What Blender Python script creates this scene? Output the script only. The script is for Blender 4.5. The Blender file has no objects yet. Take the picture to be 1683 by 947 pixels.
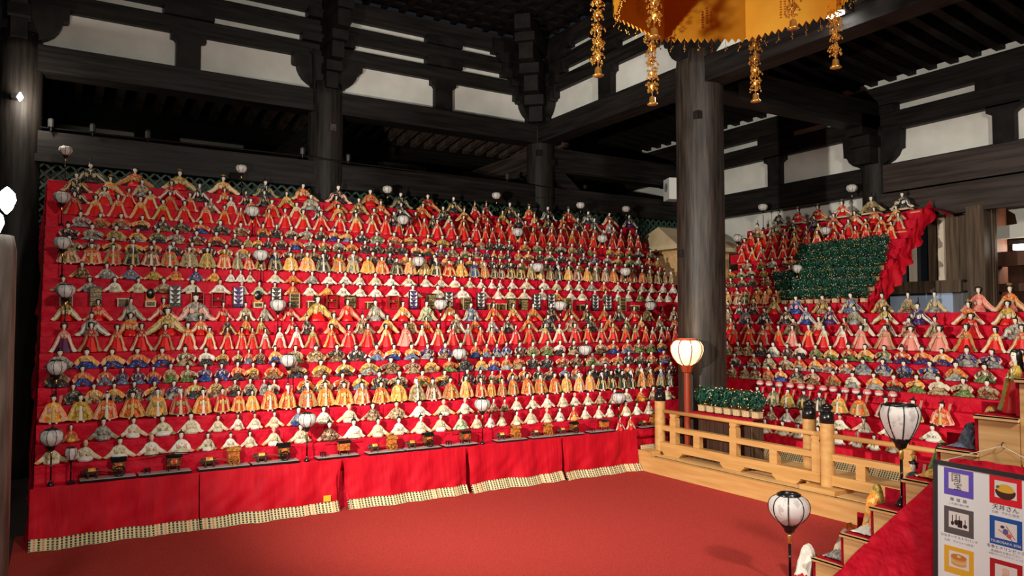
import bpy, math, random
from mathutils import Vector, Matrix
random.seed(7)
PI = math.pi
scene = bpy.context.scene
COL = scene.collection
# ------------------------------------------------------------------ camera, world, lights, exposure
F = 1234.0; CAMZ = 1.6; PITCH = math.radians(2.53); HDG = math.radians(58.8)
FW = (math.cos(HDG), math.sin(HDG)); RT = (FW[1], -FW[0])
cam_d = bpy.data.cameras.new('camera'); cam = bpy.data.objects.new('camera', cam_d); COL.objects.link(cam)
cam_d.sensor_width = 36.0; cam_d.lens = F / 1683.0 * 36.0; cam_d.clip_end = 200
cam.location = (0, 0, CAMZ); cam.rotation_euler = (PI/2 + PITCH, 0, HDG - PI/2)
scene.camera = cam
vs = scene.view_settings
vs.view_transform = 'Standard'; vs.look = 'None'; vs.gamma = 1.0; vs.use_curve_mapping = False; vs.exposure = 0.0
w = bpy.data.worlds.new('world'); scene.world = w; w.use_nodes = True
w.node_tree.nodes['Background'].inputs[0].default_value = (0.75, 0.85, 1.0, 1); w.node_tree.nodes['Background'].inputs[1].default_value = 0.012

def spot(name, loc, target, watts, deg, radius=0.12, blend=0.6, col=(1, .93, .82)):
    d = bpy.data.lights.new(name, 'SPOT'); d.energy = watts; d.spot_size = math.radians(deg); d.spot_blend = blend
    d.shadow_soft_size = radius; d.color = col
    o = bpy.data.objects.new(name, d); COL.objects.link(o); o.location = loc
    o.rotation_euler = (Vector(target) - Vector(loc)).to_track_quat('-Z', 'Y').to_euler(); return o
# lamps seen in the picture: the floodlamps on the timber post and the clamp lamp on the stage beam
spot('floodlight_post', (-.12, 3.90, 2.12), (8.0, 7.3, 2.0), 1500, 112, .06, 1.0)
spot('floodlight_beam', (5.9, 4.22, 4.28), (3.2, 5.6, 0.2), 160, 100, .08, .8)
# floodlamps high on the hall's pillars behind the camera, which light the carpet, the stair side and the notice board
spot('hall_floodlight_left_offscreen', (-1.2, -1.6, 4.3), (3.4, 6.2, .7), 420, 84, .3, .8)
spot('hall_floodlight_right_offscreen', (2.2, -2.2, 4.3), (6.2, 5.4, 1.4), 1350, 112, .3, .8)

# ------------------------------------------------------------------ helpers
def ray(x, y):
    cx = (x - 841.5) / F; cy = (473.5 - y) / F
    f = math.cos(PITCH) - cy * math.sin(PITCH); u = math.sin(PITCH) + cy * math.cos(PITCH)
    return Vector((FW[0]*f + RT[0]*cx, FW[1]*f + RT[1]*cx, u))
def hit(x, y, axis, val):
    d = ray(x, y); o = Vector((0, 0, CAMZ)); t = (val - o[axis]) / d[axis]; return o + d * t
def px_x(px, yplane):      # world x where image column px meets the plane y = yplane
    r = (px - 841.5) / F; f = yplane / (FW[1] + r*RT[1]); return f * (FW[0] + r*RT[0])
def px_y(px, xplane):
    r = (px - 841.5) / F; f = xplane / (FW[0] + r*RT[0]); return f * (FW[1] + r*RT[1])

class MB:
    def __init__(s): s.v = []; s.f = []; s.m = []
    def add(s, verts, faces, m=0):
        b = len(s.v); s.v.extend([tuple(p) for p in verts]); s.f.extend([tuple(i + b for i in f) for f in faces]); s.m.extend([m]*len(faces)); return s
    def box(s, c, d, m=0, rz=0.0, taper=1.0, mat=None):
        hx, hy, hz = d[0]/2, d[1]/2, d[2]/2; P = []
        for z, t in ((-hz, 1.0), (hz, taper)):
            for x, y in ((-hx, -hy), (hx, -hy), (hx, hy), (-hx, hy)):
                x2, y2 = x*t, y*t
                p = Vector((x2*math.cos(rz) - y2*math.sin(rz), x2*math.sin(rz) + y2*math.cos(rz), z))
                if mat is not None: p = mat @ p
                P.append((p.x + c[0], p.y + c[1], p.z + c[2]))
        return s.add(P, [(3,2,1,0), (4,5,6,7), (0,1,5,4), (1,2,6,5), (2,3,7,6), (3,0,4,7)], m)
    def bar(s, a, b, wd, ht, m=0):     # a box beam between two points
        a = Vector(a); b = Vector(b); d = b - a; L = d.length; d.normalize()
        up = Vector((0, 0, 1)) if abs(d.z) < .95 else Vector((1, 0, 0))
        side = d.cross(up).normalized(); up = side.cross(d).normalized()
        P = []
        for q in (a, b):
            for i, j in ((-1,-1), (1,-1), (1,1), (-1,1)): P.append(q + side*(i*wd/2) + up*(j*ht/2))
        return s.add(P, [(0,1,2,3), (7,6,5,4), (4,5,1,0), (5,6,2,1), (6,7,3,2), (7,4,0,3)], m)
    def loft(s, rings, cap0=True, cap1=True, ms=None, m=0):
        n = len(rings[0]); b = len(s.v)
        for r in rings: s.v.extend([tuple(p) for p in r])
        for i in range(len(rings) - 1):
            for j in range(n):
                k = (j + 1) % n
                s.f.append((b + i*n + j, b + i*n + k, b + (i+1)*n + k, b + (i+1)*n + j)); s.m.append(ms[i] if ms else m)
        if cap0: s.f.append(tuple(b + j for j in reversed(range(n)))); s.m.append(ms[0] if ms else m)
        if cap1: s.f.append(tuple(b + (len(rings)-1)*n + j for j in range(n))); s.m.append(ms[-1] if ms else m)
        return s
    def lathe(s, prof, c=(0, 0, 0), n=16, m=0, sx=1.0, sy=1.0, cap=True, lobes=0, amp=0.0, ms=None):
        R = []
        for r, z in prof:
            R.append([(c[0] + r*sx*math.cos(2*PI*j/n)*(1 + amp*math.cos(lobes*2*PI*j/n)), c[1] + r*sy*math.sin(2*PI*j/n)*(1 + amp*math.cos(lobes*2*PI*j/n)), c[2] + z) for j in range(n)])
        return s.loft(R, cap, cap, ms, m)
    def tube(s, path, rad, n=8, m=0, cap=True):
        path = [Vector(p) for p in path]; R = []
        if not isinstance(rad, (list, tuple)): rad = [rad]*len(path)
        for i, p in enumerate(path):
            d = (path[min(i+1, len(path)-1)] - path[max(i-1, 0)]).normalized()
            up = Vector((0, 0, 1)) if abs(d.z) < .9 else Vector((0, 1, 0))
            a = d.cross(up).normalized(); b = a.cross(d).normalized()
            R.append([p + a*(rad[i]*math.cos(2*PI*j/n)) + b*(rad[i]*math.sin(2*PI*j/n)) for j in range(n)])
        return s.loft(R, cap, cap, None, m)
    def prism(s, poly, fn, d0, d1, m=0):   # polygon in (s, z) extruded from depth d0 to d1; fn(s, d, z) -> point
        n = len(poly); P = [fn(a, d0, z) for a, z in poly] + [fn(a, d1, z) for a, z in poly]
        return s.add(P, [tuple(range(n)), tuple(reversed(range(n, 2*n)))] + [(j, (j+1) % n + 0, (j+1) % n + n, j + n)[::-1] for j in range(n)], m)
    def grid(s, fn, nu, nv, m=0):
        b = len(s.v)
        for i in range(nu + 1):
            for j in range(nv + 1): s.v.append(tuple(fn(i/nu, j/nv)))
        for i in range(nu):
            for j in range(nv):
                a = b + i*(nv+1) + j; s.f.append((a, a + nv + 1, a + nv + 2, a + 1)); s.m.append(m)
        return s
    def mesh(s, name, smooth=False, slots=1):
        me = bpy.data.meshes.new(name); me.from_pydata(s.v, [], s.f); me.polygons.foreach_set('material_index', s.m)
        if smooth: me.polygons.foreach_set('use_smooth', [True]*len(s.f))
        me.update(); return me

def obj(name, me, mats, parent=None, loc=(0, 0, 0), rot=(0, 0, 0), scale=None, smooth=False):
    if isinstance(me, MB): me = me.mesh(name, smooth)
    if not isinstance(mats, (list, tuple)): mats = [mats]
    while len(me.materials) < len(mats): me.materials.append(mats[len(me.materials)])
    o = bpy.data.objects.new(name, me); COL.objects.link(o)
    for i, mt in enumerate(mats):
        if me.materials[i] is not mt:
            o.material_slots[i].link = 'OBJECT'; o.material_slots[i].material = mt
    if parent is not None: o.parent = parent
    o.location = loc; o.rotation_euler = rot
    if scale is not None: o.scale = scale if isinstance(scale, (tuple, list)) else (scale,)*3
    return o
def tag(o, label, cat=None, group=None, kind=None):
    o['label'] = label
    if cat: o['category'] = cat
    if group: o['group'] = group
    if kind: o['kind'] = kind
    return o
def thing(name, label, cat, loc=(0, 0, 0), rz=0.0, group=None, scale=None, rot=None):
    o = bpy.data.objects.new(name, None); COL.objects.link(o); o.empty_display_size = .05
    o.location = loc; o.rotation_euler = rot or (0, 0, rz)
    if scale is not None: o.scale = scale if isinstance(scale, (tuple, list)) else (scale,)*3
    return tag(o, label, cat, group)
def struct(name, me, mats, label=None, parent=None, smooth=False, loc=(0, 0, 0)):
    o = obj(name, me, mats, parent, loc, smooth=smooth)
    if parent is None: o['kind'] = 'structure'
    if label: o['label'] = label
    return o

# ------------------------------------------------------------------ materials
def nt(m): return m.node_tree.nodes, m.node_tree.links
def base_mat(name, col, rough=.6, metal=0.0, sheen=0.0, emit=None, estr=0.0, spec=.5):
    m = bpy.data.materials.new(name); m.use_nodes = True; b = m.node_tree.nodes['Principled BSDF']
    b.inputs['Base Color'].default_value = (*col, 1); b.inputs['Roughness'].default_value = rough; b.inputs['Metallic'].default_value = metal
    b.inputs['Specular IOR Level'].default_value = spec
    if sheen: b.inputs['Sheen Weight'].default_value = sheen
    if emit: b.inputs['Emission Color'].default_value = (*emit, 1); b.inputs['Emission Strength'].default_value = estr
    return m
def noisy(name, c1, c2, scale=8, stretch=(1, 1, 1), rough=.6, bump=.2, detail=5, sheen=0.0, metal=0.0, c3=None, rnd=False, contrast=(.35, .65), spec=.4):
    m = base_mat(name, c1, rough, metal, sheen, spec=spec); N, L = nt(m); b = N['Principled BSDF']
    tc = N.new('ShaderNodeTexCoord'); mp = N.new('ShaderNodeMapping'); mp.inputs['Scale'].default_value = stretch
    L.new(tc.outputs['Object'], mp.inputs['Vector'])
    if rnd:
        oi = N.new('ShaderNodeObjectInfo'); ml = N.new('ShaderNodeMath'); ml.operation = 'MULTIPLY'; ml.inputs[1].default_value = 37.0
        L.new(oi.outputs['Random'], ml.inputs[0]); L.new(ml.outputs[0], mp.inputs['Location'])
    no = N.new('ShaderNodeTexNoise'); no.inputs['Scale'].default_value = scale; no.inputs['Detail'].default_value = detail; L.new(mp.outputs[0], no.inputs['Vector'])
    cr = N.new('ShaderNodeValToRGB'); e = cr.color_ramp.elements
    e[0].position, e[1].position = contrast; e[0].color = (*c1, 1); e[1].color = (*c2, 1)
    if c3: x = e.new(.5*(contrast[0] + contrast[1])); x.color = (*c3, 1)
    L.new(no.outputs['Fac'], cr.inputs[0]); L.new(cr.outputs[0], b.inputs['Base Color'])
    if bump:
        bp = N.new('ShaderNodeBump'); bp.inputs['Strength'].default_value = bump; bp.inputs['Distance'].default_value = .03 if name.startswith('red_cloth') or name.startswith('red_drape') else .01
        L.new(no.outputs['Fac'], bp.inputs['Height']); L.new(bp.outputs[0], b.inputs['Normal'])
    return m
def brocade(name, c1, c2, c3, scale=70, amount=.5, rough=.55):
    """woven robe cloth: ground colour c1, figured with c2 blossoms and c3 threads"""
    m = base_mat(name, c1, rough, 0, 0, spec=.3); N, L = nt(m); b = N['Principled BSDF']
    tc = N.new('ShaderNodeTexCoord'); oi = N.new('ShaderNodeObjectInfo'); ml = N.new('ShaderNodeMath'); ml.operation = 'MULTIPLY'; ml.inputs[1].default_value = 9.0
    L.new(oi.outputs['Random'], ml.inputs[0]); ad = N.new('ShaderNodeVectorMath'); L.new(tc.outputs['Object'], ad.inputs[0]); L.new(ml.outputs[0], ad.inputs[1])
    vo = N.new('ShaderNodeTexVoronoi'); vo.inputs['Scale'].default_value = scale; L.new(ad.outputs[0], vo.inputs['Vector'])
    r1 = N.new('ShaderNodeValToRGB'); r1.color_ramp.interpolation = 'CONSTANT'; e = r1.color_ramp.elements; e[0].color = (1, 1, 1, 1); e[1].color = (0, 0, 0, 1); e[1].position = amount*.72
    L.new(vo.outputs['Distance'], r1.inputs[0])
    no = N.new('ShaderNodeTexNoise'); no.inputs['Scale'].default_value = scale*.55; no.inputs['Detail'].default_value = 3; L.new(ad.outputs[0], no.inputs['Vector'])
    r2 = N.new('ShaderNodeValToRGB'); e = r2.color_ramp.elements; e[0].position = .50; e[1].position = .55; e[0].color = (0, 0, 0, 1); e[1].color = (1, 1, 1, 1); L.new(no.outputs['Fac'], r2.inputs[0])
    m1 = N.new('ShaderNodeMix'); m1.data_type = 'RGBA'; m1.inputs[6].default_value = (*c1, 1); m1.inputs[7].default_value = (*c2, 1); L.new(r1.outputs[0], m1.inputs[0])
    m2 = N.new('ShaderNodeMix'); m2.data_type = 'RGBA'; m2.inputs[7].default_value = (*c3, 1); L.new(r2.outputs[0], m2.inputs[0]); L.new(m1.outputs[2], m2.inputs[6])
    L.new(m2.outputs[2], b.inputs['Base Color']); return m

MW = noisy('dark_timber', (.0045, .004, .004), (.013, .0105, .0095), 6, (1, 1, 1), .55, .3, spec=.18)
MWX = noisy('dark_timber_grain_x', (.005, .0045, .0042), (.018, .0145, .013), 5, (.35, 5, 5), .55, .35, spec=.18)
MWY = noisy('dark_timber_grain_y', (.005, .0045, .0042), (.018, .0145, .013), 5, (5, .35, 5), .55, .35, spec=.18)
MPIL = noisy('pillar_timber', (.012, .009, .007), (.046, .033, .025), 7, (4, 4, .35), .5, .5, 8)
MPIL2 = noisy('column_timber', (.009, .0078, .007), (.024, .020, .017), 7, (4, 4, .35), .55, .4, 8, spec=.18)
MBRN = noisy('brown_beam', (.018, .012, .010), (.055, .040, .034), 4, (5, .3, 5), .5, .4, 7)
MPLK = noisy('brown_plank', (.050, .031, .018), (.135, .088, .052), 6, (5, 5, .3), .55, .3, 7)
MRAF = noisy('rafter_timber', (.07, .045, .034), (.16, .11, .085), 8, (1, 1, 1), .6, .2)
MPLA = noisy('white_plaster', (.60, .60, .55), (.70, .70, .65), 3, (1, 1, 1), .85, .05, spec=.2)
MPLB = base_mat('light_board', (.55, .55, .5), .8)
MCLO = noisy('red_cloth', (.50, .003, .020), (.62, .006, .027), 11, (1, 1, 1), .62, .8, 2, spec=.2)
MCLD = noisy('red_drape_cloth', (.46, .003, .014), (.56, .006, .018), 6, (2.2, 1, .45), .6, .45, 2, spec=.15)
MVEL = noisy('crimson_velvet', (.28, .003, .014), (.42, .006, .022), 30, (1, 1, 1), .85, .1, spec=.08)
MCAR = noisy('red_carpet', (.34, .032, .026), (.50, .055, .043), 160, (1, 1, 1), .95, .6, 6, spec=.1)
MDKF = noisy('dark_floor', (.02, .015, .012), (.04, .03, .025), 9, (1, 6, 1), .6, .2)
MPINE = noisy('pale_pine', (.54, .28, .085), (.64, .37, .13), 4, (6, .5, 6), .5, .1, 6)
MPINE2 = noisy('plank_pine', (.52, .29, .10), (.72, .46, .20), 5, (6, .4, 6), .55, .15, 7)
MBLK = base_mat('black_lacquer', (.008, .008, .008), .25)
MGOLD = base_mat('gold_leaf', (.80, .48, .12), .3, .9)
MGOLDP = noisy('gilt_panel', (.60, .24, .014), (.70, .34, .03), 3, (1, 1, 1), .4, .1, metal=.25)
MRLQ = base_mat('red_lacquer', (.30, .04, .012), .35)
MGRN = noisy('green_lattice_paint', (.018, .050, .030), (.035, .085, .050), 12, (1, 1, 1), .6, .1)
MGRY = noisy('weathered_board', (.05, .05, .042), (.11, .11, .09), 2, (1, 1, 1), .8, .1)
def paper(name, c, fl):
    m = base_mat(name, c, .6); N, L = nt(m); b = N['Principled BSDF']
    tc = N.new('ShaderNodeTexCoord'); vo = N.new('ShaderNodeTexNoise'); vo.inputs['Scale'].default_value = 38; vo.inputs['Detail'].default_value = 4; L.new(tc.outputs['Object'], vo.inputs['Vector'])
    cr = N.new('ShaderNodeValToRGB'); e = cr.color_ramp.elements; e[0].position = .55; e[1].position = .63; e[0].color = (*c, 1); e[1].color = (*fl, 1)
    L.new(vo.outputs['Fac'], cr.inputs[0]); L.new(cr.outputs[0], b.inputs['Base Color'])
    b.inputs['Subsurface Weight'].default_value = 0.0; return m
MPAP = paper('lantern_paper', (.62, .60, .56), (.42, .38, .36))
MPAPB = paper('painted_lantern_paper', (.68, .64, .62), (.48, .44, .42))
MLIT = base_mat('lit_lantern_paper', (.9, .8, .55), .6, emit=(1, .76, .38), estr=1.15)
MBULB = base_mat('lamp_glass', (1, 1, 1), .3, emit=(1, .98, .92), estr=40)
MWHT = base_mat('white_paint', (.75, .75, .72), .5)
def stripes(name):
    m = base_mat(name, (.7, .55, .3), .8); N, L = nt(m); b = N['Principled BSDF']
    tc = N.new('ShaderNodeTexCoord'); sp = N.new('ShaderNodeSeparateXYZ'); L.new(tc.outputs['UV'], sp.inputs[0])
    wn = N.new('ShaderNodeTexWhiteNoise'); wn.noise_dimensions = '1D'; mu = N.new('ShaderNodeMath'); mu.operation = 'MULTIPLY'; mu.inputs[1].default_value = 76
    fl = N.new('ShaderNodeMath'); fl.operation = 'FLOOR'; L.new(sp.outputs[0], mu.inputs[0]); L.new(mu.outputs[0], fl.inputs[0]); L.new(fl.outputs[0], wn.inputs['W'])
    par = N.new('ShaderNodeMath'); par.operation = 'MODULO'; par.inputs[1].default_value = 2; L.new(fl.outputs[0], par.inputs[0])
    cr0 = N.new('ShaderNodeValToRGB'); cr0.color_ramp.interpolation = 'CONSTANT'; e = cr0.color_ramp.elements
    e[0].color = (.03, .028, .012, 1); e[1].position = .62; e[1].color = (.09, .08, .03, 1); x = e.new(.82); x.color = (.62, .26, .12, 1)
    L.new(wn.outputs['Value'], cr0.inputs[0])
    cr = N.new('ShaderNodeMix'); cr.data_type = 'RGBA'; cr.inputs[7].default_value = (.74, .60, .32, 1); L.new(par.outputs[0], cr.inputs[0]); L.new(cr0.outputs[0], cr.inputs[6])
    # cream weft bands break the warp stripes
    m2 = N.new('ShaderNodeMath'); m2.operation = 'MULTIPLY'; m2.inputs[1].default_value = 5.0; fr = N.new('ShaderNodeMath'); fr.operation = 'FRACT'
    L.new(sp.outputs[1], m2.inputs[0]); L.new(m2.outputs[0], fr.inputs[0]); gt = N.new('ShaderNodeMath'); gt.operation = 'GREATER_THAN'; gt.inputs[1].default_value = .74; L.new(fr.outputs[0], gt.inputs[0])
    mx = N.new('ShaderNodeMix'); mx.data_type = 'RGBA'; mx.inputs[7].default_value = (.72, .62, .38, 1); L.new(gt.outputs[0], mx.inputs[0]); L.new(cr.outputs[2], mx.inputs[6])
    L.new(mx.outputs[2], b.inputs['Base Color']); return m
MSTR = stripes('striped_matting')
FAB = {
 'r': [brocade('crimson_brocade', (.55, .012, .012), (.75, .25, .08), (.40, .01, .03), 60, .35), brocade('scarlet_brocade', (.66, .03, .012), (.78, .45, .12), (.70, .10, .03), 75, .35)],
 'o': [brocade('orange_brocade', (.74, .19, .022), (.82, .48, .14), (.52, .09, .02), 65, .42), brocade('vermilion_brocade', (.70, .12, .02), (.80, .55, .25), (.45, .06, .02), 80, .42), brocade('amber_brocade', (.78, .30, .03), (.60, .12, .02), (.82, .55, .18), 70, .4)],
 'y': [brocade('gold_brocade', (.56, .38, .08), (.80, .66, .28), (.30, .18, .04), 70, .45), brocade('mustard_brocade', (.58, .36, .04), (.70, .52, .16), (.34, .20, .03), 90, .4)],
 'g': [brocade('green_brocade', (.16, .24, .07), (.52, .55, .28), (.07, .12, .04), 70, .4)],
 'b': [brocade('blue_brocade', (.03, .07, .30), (.30, .40, .58), (.015, .03, .14), 70, .42), brocade('slate_blue_brocade', (.16, .22, .34), (.45, .52, .60), (.08, .11, .18), 80, .42)],
 'c': [brocade('slate_silk', (.12, .14, .19), (.26, .28, .32), (.07, .08, .11), 60, .3)],
 'v': [brocade('violet_brocade', (.07, .035, .15), (.42, .34, .45), (.035, .02, .08), 70, .38)],
 'k': [brocade('black_brocade', (.018, .018, .020), (.34, .28, .14), (.05, .05, .06), 75, .42), brocade('charcoal_brocade', (.045, .045, .05), (.38, .36, .30), (.02, .02, .025), 70, .42)],
 'n': [brocade('brown_brocade', (.24, .13, .065), (.58, .44, .26), (.10, .05, .03), 75, .45), brocade('tan_brocade', (.44, .31, .17), (.66, .56, .38), (.18, .11, .06), 80, .42)],
 'w': [brocade('cream_silk', (.72, .66, .48), (.78, .74, .60), (.58, .50, .33), 40, .3), brocade('white_silk', (.76, .74, .64), (.66, .60, .44), (.80, .78, .70), 45, .3)],
 's': [brocade('silver_brocade', (.36, .35, .31), (.58, .55, .46), (.17, .17, .16), 75, .42)],
 'p': [brocade('pink_silk', (.75, .26, .20), (.82, .46, .36), (.66, .16, .13), 40, .35)],
 't': [brocade('pale_green_silk', (.48, .58, .36), (.66, .70, .52), (.30, .40, .22), 50, .35)],
 'B': [brocade('plain_black_silk', (.012, .012, .014), (.03, .03, .03), (.01, .01, .012), 60, .3)],
}
HAK = base_mat('scarlet_silk', (.74, .012, .010), .45); HAKP = base_mat('plum_silk', (.09, .012, .06), .5)
HAKK = base_mat('salmon_silk', (.78, .28, .21), .5)
TRIM = [base_mat('cream_lining', (.62, .50, .30), .6), base_mat('white_lining', (.72, .66, .52), .6), base_mat('pink_lining', (.78, .40, .28), .6), base_mat('gold_lining', (.62, .42, .12), .5), base_mat('olive_lining', (.30, .26, .10), .6)]
MHAIR = noisy('black_hair', (.004, .004, .004), (.012, .011, .010), 60, (1, 1, .1), .35, .2)
MWB = base_mat('white_hair', (.78, .74, .68), .7)
def face_mat(name, skin):
    m = base_mat(name, skin, .5); N, L = nt(m); b = N['Principled BSDF']
    tc = N.new('ShaderNodeTexCoord'); sp = N.new('ShaderNodeSeparateXYZ'); L.new(tc.outputs['Object'], sp.inputs[0])
    def mth(op, a, bv):
        n = N.new('ShaderNodeMath'); n.operation = op
        for i, q in enumerate((a, bv)):
            if isinstance(q, (int, float)): n.inputs[i].default_value = q
            elif q is not None: L.new(q, n.inputs[i])
        return n.outputs[0]
    ax = mth('ABSOLUTE', sp.outputs[0], None)
    def ell(xo, x0, rx, z0, rz):
        a = mth('DIVIDE', mth('SUBTRACT', xo, x0), rx); c = mth('DIVIDE', mth('SUBTRACT', sp.outputs[2], z0), rz)
        d = mth('ADD', mth('MULTIPLY', a, a), mth('MULTIPLY', c, c)); return mth('LESS_THAN', d, 1.0)
    front = mth('LESS_THAN', sp.outputs[1], -.004)
    dark = mth('MULTIPLY', mth('MAXIMUM', ell(ax, .0065, .0034, .0015, .0011), ell(ax, .007, .003, .0085, .0009)), front)
    red = mth('MULTIPLY', ell(sp.outputs[0], 0, .0028, -.0105, .0013), front)
    m1 = N.new('ShaderNodeMix'); m1.data_type = 'RGBA'; m1.inputs[6].default_value = (*skin, 1); m1.inputs[7].default_value = (.02, .015, .012, 1); L.new(dark, m1.inputs[0])
    m2 = N.new('ShaderNodeMix'); m2.data_type = 'RGBA'; m2.inputs[7].default_value = (.6, .03, .03, 1); L.new(red, m2.inputs[0]); L.new(m1.outputs[2], m2.inputs[6])
    L.new(m2.outputs[2], b.inputs['Base Color']); return m
MFACE = face_mat('doll_face', (.84, .76, .64)); MFACE2 = face_mat('doll_face_flushed', (.76, .50, .36))
MSKIN = base_mat('doll_hand', (.84, .74, .60), .5)
# ------------------------------------------------------------------ the hall
from mathutils import noise as mnoise
def nz(x, y, z, s=1.0): return mnoise.noise(Vector((x*s, y*s, z*s)))
XC, YC, BAY = 6.16, 9.35, 3.28
PLAT = .165
# red carpet floor and the darker boards beside it
struct('floor', MB().box((3.4, 3.0, -.05), (20, 22, .1)), MDKF, 'dark boarded hall floor under the carpet')
struct('floor_carpet', MB().box((2.72, 2.4, .004), (5.9, 8.6, .012)), MCAR, 'plain red carpet over the hall floor')
# stage platform
st = struct('floor_stage', MB().box((7.43, 3.0, PLAT/2 - .005), (4.1, 7.2, PLAT - .012)), MPINE2, 'low pale timber stage behind the railing')
struct('stage_board', MB().box((5.395, 2.6, PLAT/2 + .004), (.05, 7.36, PLAT + .008)), MPINE, parent=st)
for i in range(9):
    obj('floor_plank', MB().box((5.55 + i*.125, 2.6, PLAT + .002), (.121, 7.3, .006)), MPINE2, st)
# columns
def column(name, x, y, r, z0, z1, mat, label):
    m = MB(); R = []; n = 40
    for k in range(25):
        z = z0 + (z1 - z0)*k/24; t = .93 if k == 24 else 1.0
        R.append([(r*t*math.cos(2*PI*j/n)*(1 + .006*nz(math.cos(2*PI*j/n)*2, math.sin(2*PI*j/n)*2, z)), r*t*math.sin(2*PI*j/n), z) for j in range(n)])
    m.loft(R)
    o = struct(name, m, mat, label, smooth=True, loc=(x, y, 0)); return o
P = column('pillar', XC, 6.08, .262, PLAT, 4.62, MPIL, 'stout brown round pillar standing on the stage between the two doll stands')
for (dx, dy, z) in ((-.20, -.17, 3.86), (-.255, .03, 2.35)):
    obj('peg_plug', MB().box((dx, dy, z), (.07, .07, .085)), MPIL2, P)
C = column('pillar', XC, YC, .205, 0, 4.62, MPIL2, 'grey timber corner pillar behind the long stand')
obj('peg_plug', MB().box((-.13, -.165, 4.08), (.075, .06, .085)), MPIL2, C); obj('peg_plug', MB().box((.06, -.205, 3.95), (.075, .06, .085)), MPIL2, C)
cz = MB(); cz.tube([(.212*math.cos(a), .212*math.sin(a), 3.42) for a in [2*PI*j/24 for j in range(25)]], .008); obj('wire_band', cz, MPIL2, C)
Lc = column('pillar', XC - BAY, YC, .22, 0, 4.62, MPIL2, 'grey timber pillar behind the middle of the long stand')
obj('peg_plug', MB().box((.02, -.215, 4.02), (.085, .06, .09)), MBRN, Lc)
column('pillar', XC - 2*BAY, YC, .22, 0, 4.62, MPIL2, 'dark timber pillar beyond the end of the long stand')
for (x, y) in ((XC + BAY, 6.08), (XC + BAY, YC), (XC - BAY, YC + BAY), (XC, YC + BAY), (XC + BAY, 2.8)):
    column('pillar_outer', x, y, .17, 0, 4.2, MPIL2, 'slimmer timber pillar of the outer wall')

# inner upper walls: a heavy beam, plaster with curved bracket arms, then stacked beams with plaster slots
TL = lambda s, d, z: (s, YC - d, z)
TR = lambda s, d, z: (XC - d, s, z)
def sbox(T, s0, s1, d0, d1, z0, z1):
    a = T(s0, d0, z0); b = T(s1, d1, z1)
    return MB().box([(a[i] + b[i])/2 for i in range(3)], [abs(a[i] - b[i]) for i in range(3)])
ARM = [(.15, 4.50), (.165, 4.55), (.20, 4.575), (.25, 4.60), (.31, 4.645), (.35, 4.70), (.375, 4.755), (.385, 4.80), (.43, 4.805), (.445, 4.83), (.445, 4.95)]
def upper_wall(name, T, s0, s1, cols, mb, side):
    wl = struct(name, sbox(T, s0, s1, -.10, -.03, 4.45, 5.76), MPLA, 'white plaster frieze between dark beams ' + side)
    obj('beam', sbox(T, s0, s1, -.14, .14, 4.23, 4.51), mb, wl)
    for z0, z1, d in ((4.935, 5.13, .04), (5.215, 5.43, .045), (5.515, 5.76, .05)):
        obj('beam', sbox(T, s0, s1, -.06, d, z0, z1), mb, wl)
    for c in cols:
        poly = [(c + a, z) for a, z in ARM] + [(c - a, z) for a, z in reversed(ARM)]
        obj('bracket_arm', MB().prism(poly, T, -.02, .12), MW, wl)
        for hw, z0, z1, d in ((.62, 5.12, 5.22, .13), (.50, 5.42, 5.53, .16)):
            obj('bracket_block', sbox(T, c - hw*.55, c + hw*.55, -.02, d, z0, z1), MW, wl)
        # bracket arms that step out into the hall over the pillar
        for w_, z0, z1, d in ((.15, 4.52, 4.72, .26), (.20, 4.72, 4.84, .34), (.15, 4.84, 5.04, .48), (.20, 5.04, 5.16, .56), (.15, 5.16, 5.36, .70), (.20, 5.36, 5.48, .76), (.16, 5.48, 5.70, .86)):
            obj('bracket_block', sbox(T, c - w_/2, c + w_/2, 0, d, z0, z1), MW, wl)
    for i in range(len(cols) - 1):
        c = (cols[i] + cols[i+1])/2
        poly = [(c - .13, 4.50), (c + .13, 4.50), (c + .13, 4.82), (c + .15, 4.85), (c + .19, 4.86), (c + .19, 4.95), (c - .19, 4.95), (c - .19, 4.86), (c - .15, 4.85), (c - .13, 4.82)]
        obj('strut', MB().prism(poly, T, -.02, .07), MW, wl)
        for z0, z1 in ((5.12, 5.23), (5.42, 5.53)):
            obj('bracket_block', sbox(T, c - .27, c + .27, -.02, .11, z0, z1), MW, wl)
    return wl
upper_wall('wall_long', TL, -4.2, XC + .1, [XC - 3*BAY, XC - 2*BAY, XC - BAY, XC], MWX, 'over the long stand')
upper_wall('wall_side', TR, -1.2, YC + .1, [YC, 6.08, 2.8, -.48], MWY, 'over the stage')
WLg = bpy.data.objects['wall_long']
for w_, z0, z1, d in ((.20, 4.52, 4.74, .34), (.28, 4.74, 4.88, .46), (.20, 4.88, 5.10, .66), (.28, 5.10, 5.24, .78), (.20, 5.24, 5.46, .98), (.28, 5.46, 5.58, 1.06), (.22, 5.58, 5.78, 1.2)):
    obj('corner_bracket', MB().box((XC - d/2*.707, YC - d/2*.707, (z0 + z1)/2), (d, w_, z1 - z0), rz=PI/4), MW, WLg)
# coffered ceiling
cg = struct('ceiling', MB().box((1.0, 3.5, 5.98), (10.6, 12.2, .08)), MW, 'dark coffered lattice ceiling')
for i in range(28):
    obj('ceiling_rib', MB().box((XC - .15 - i*.26, 5.6, 5.88), (.085, 7.6, .15)), MW, cg)
for i in range(26):
    obj('ceiling_rib', MB().box((2.4, YC - .15 - i*.26, 5.885), (7.6, .085, .14)), MW, cg)
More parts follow.
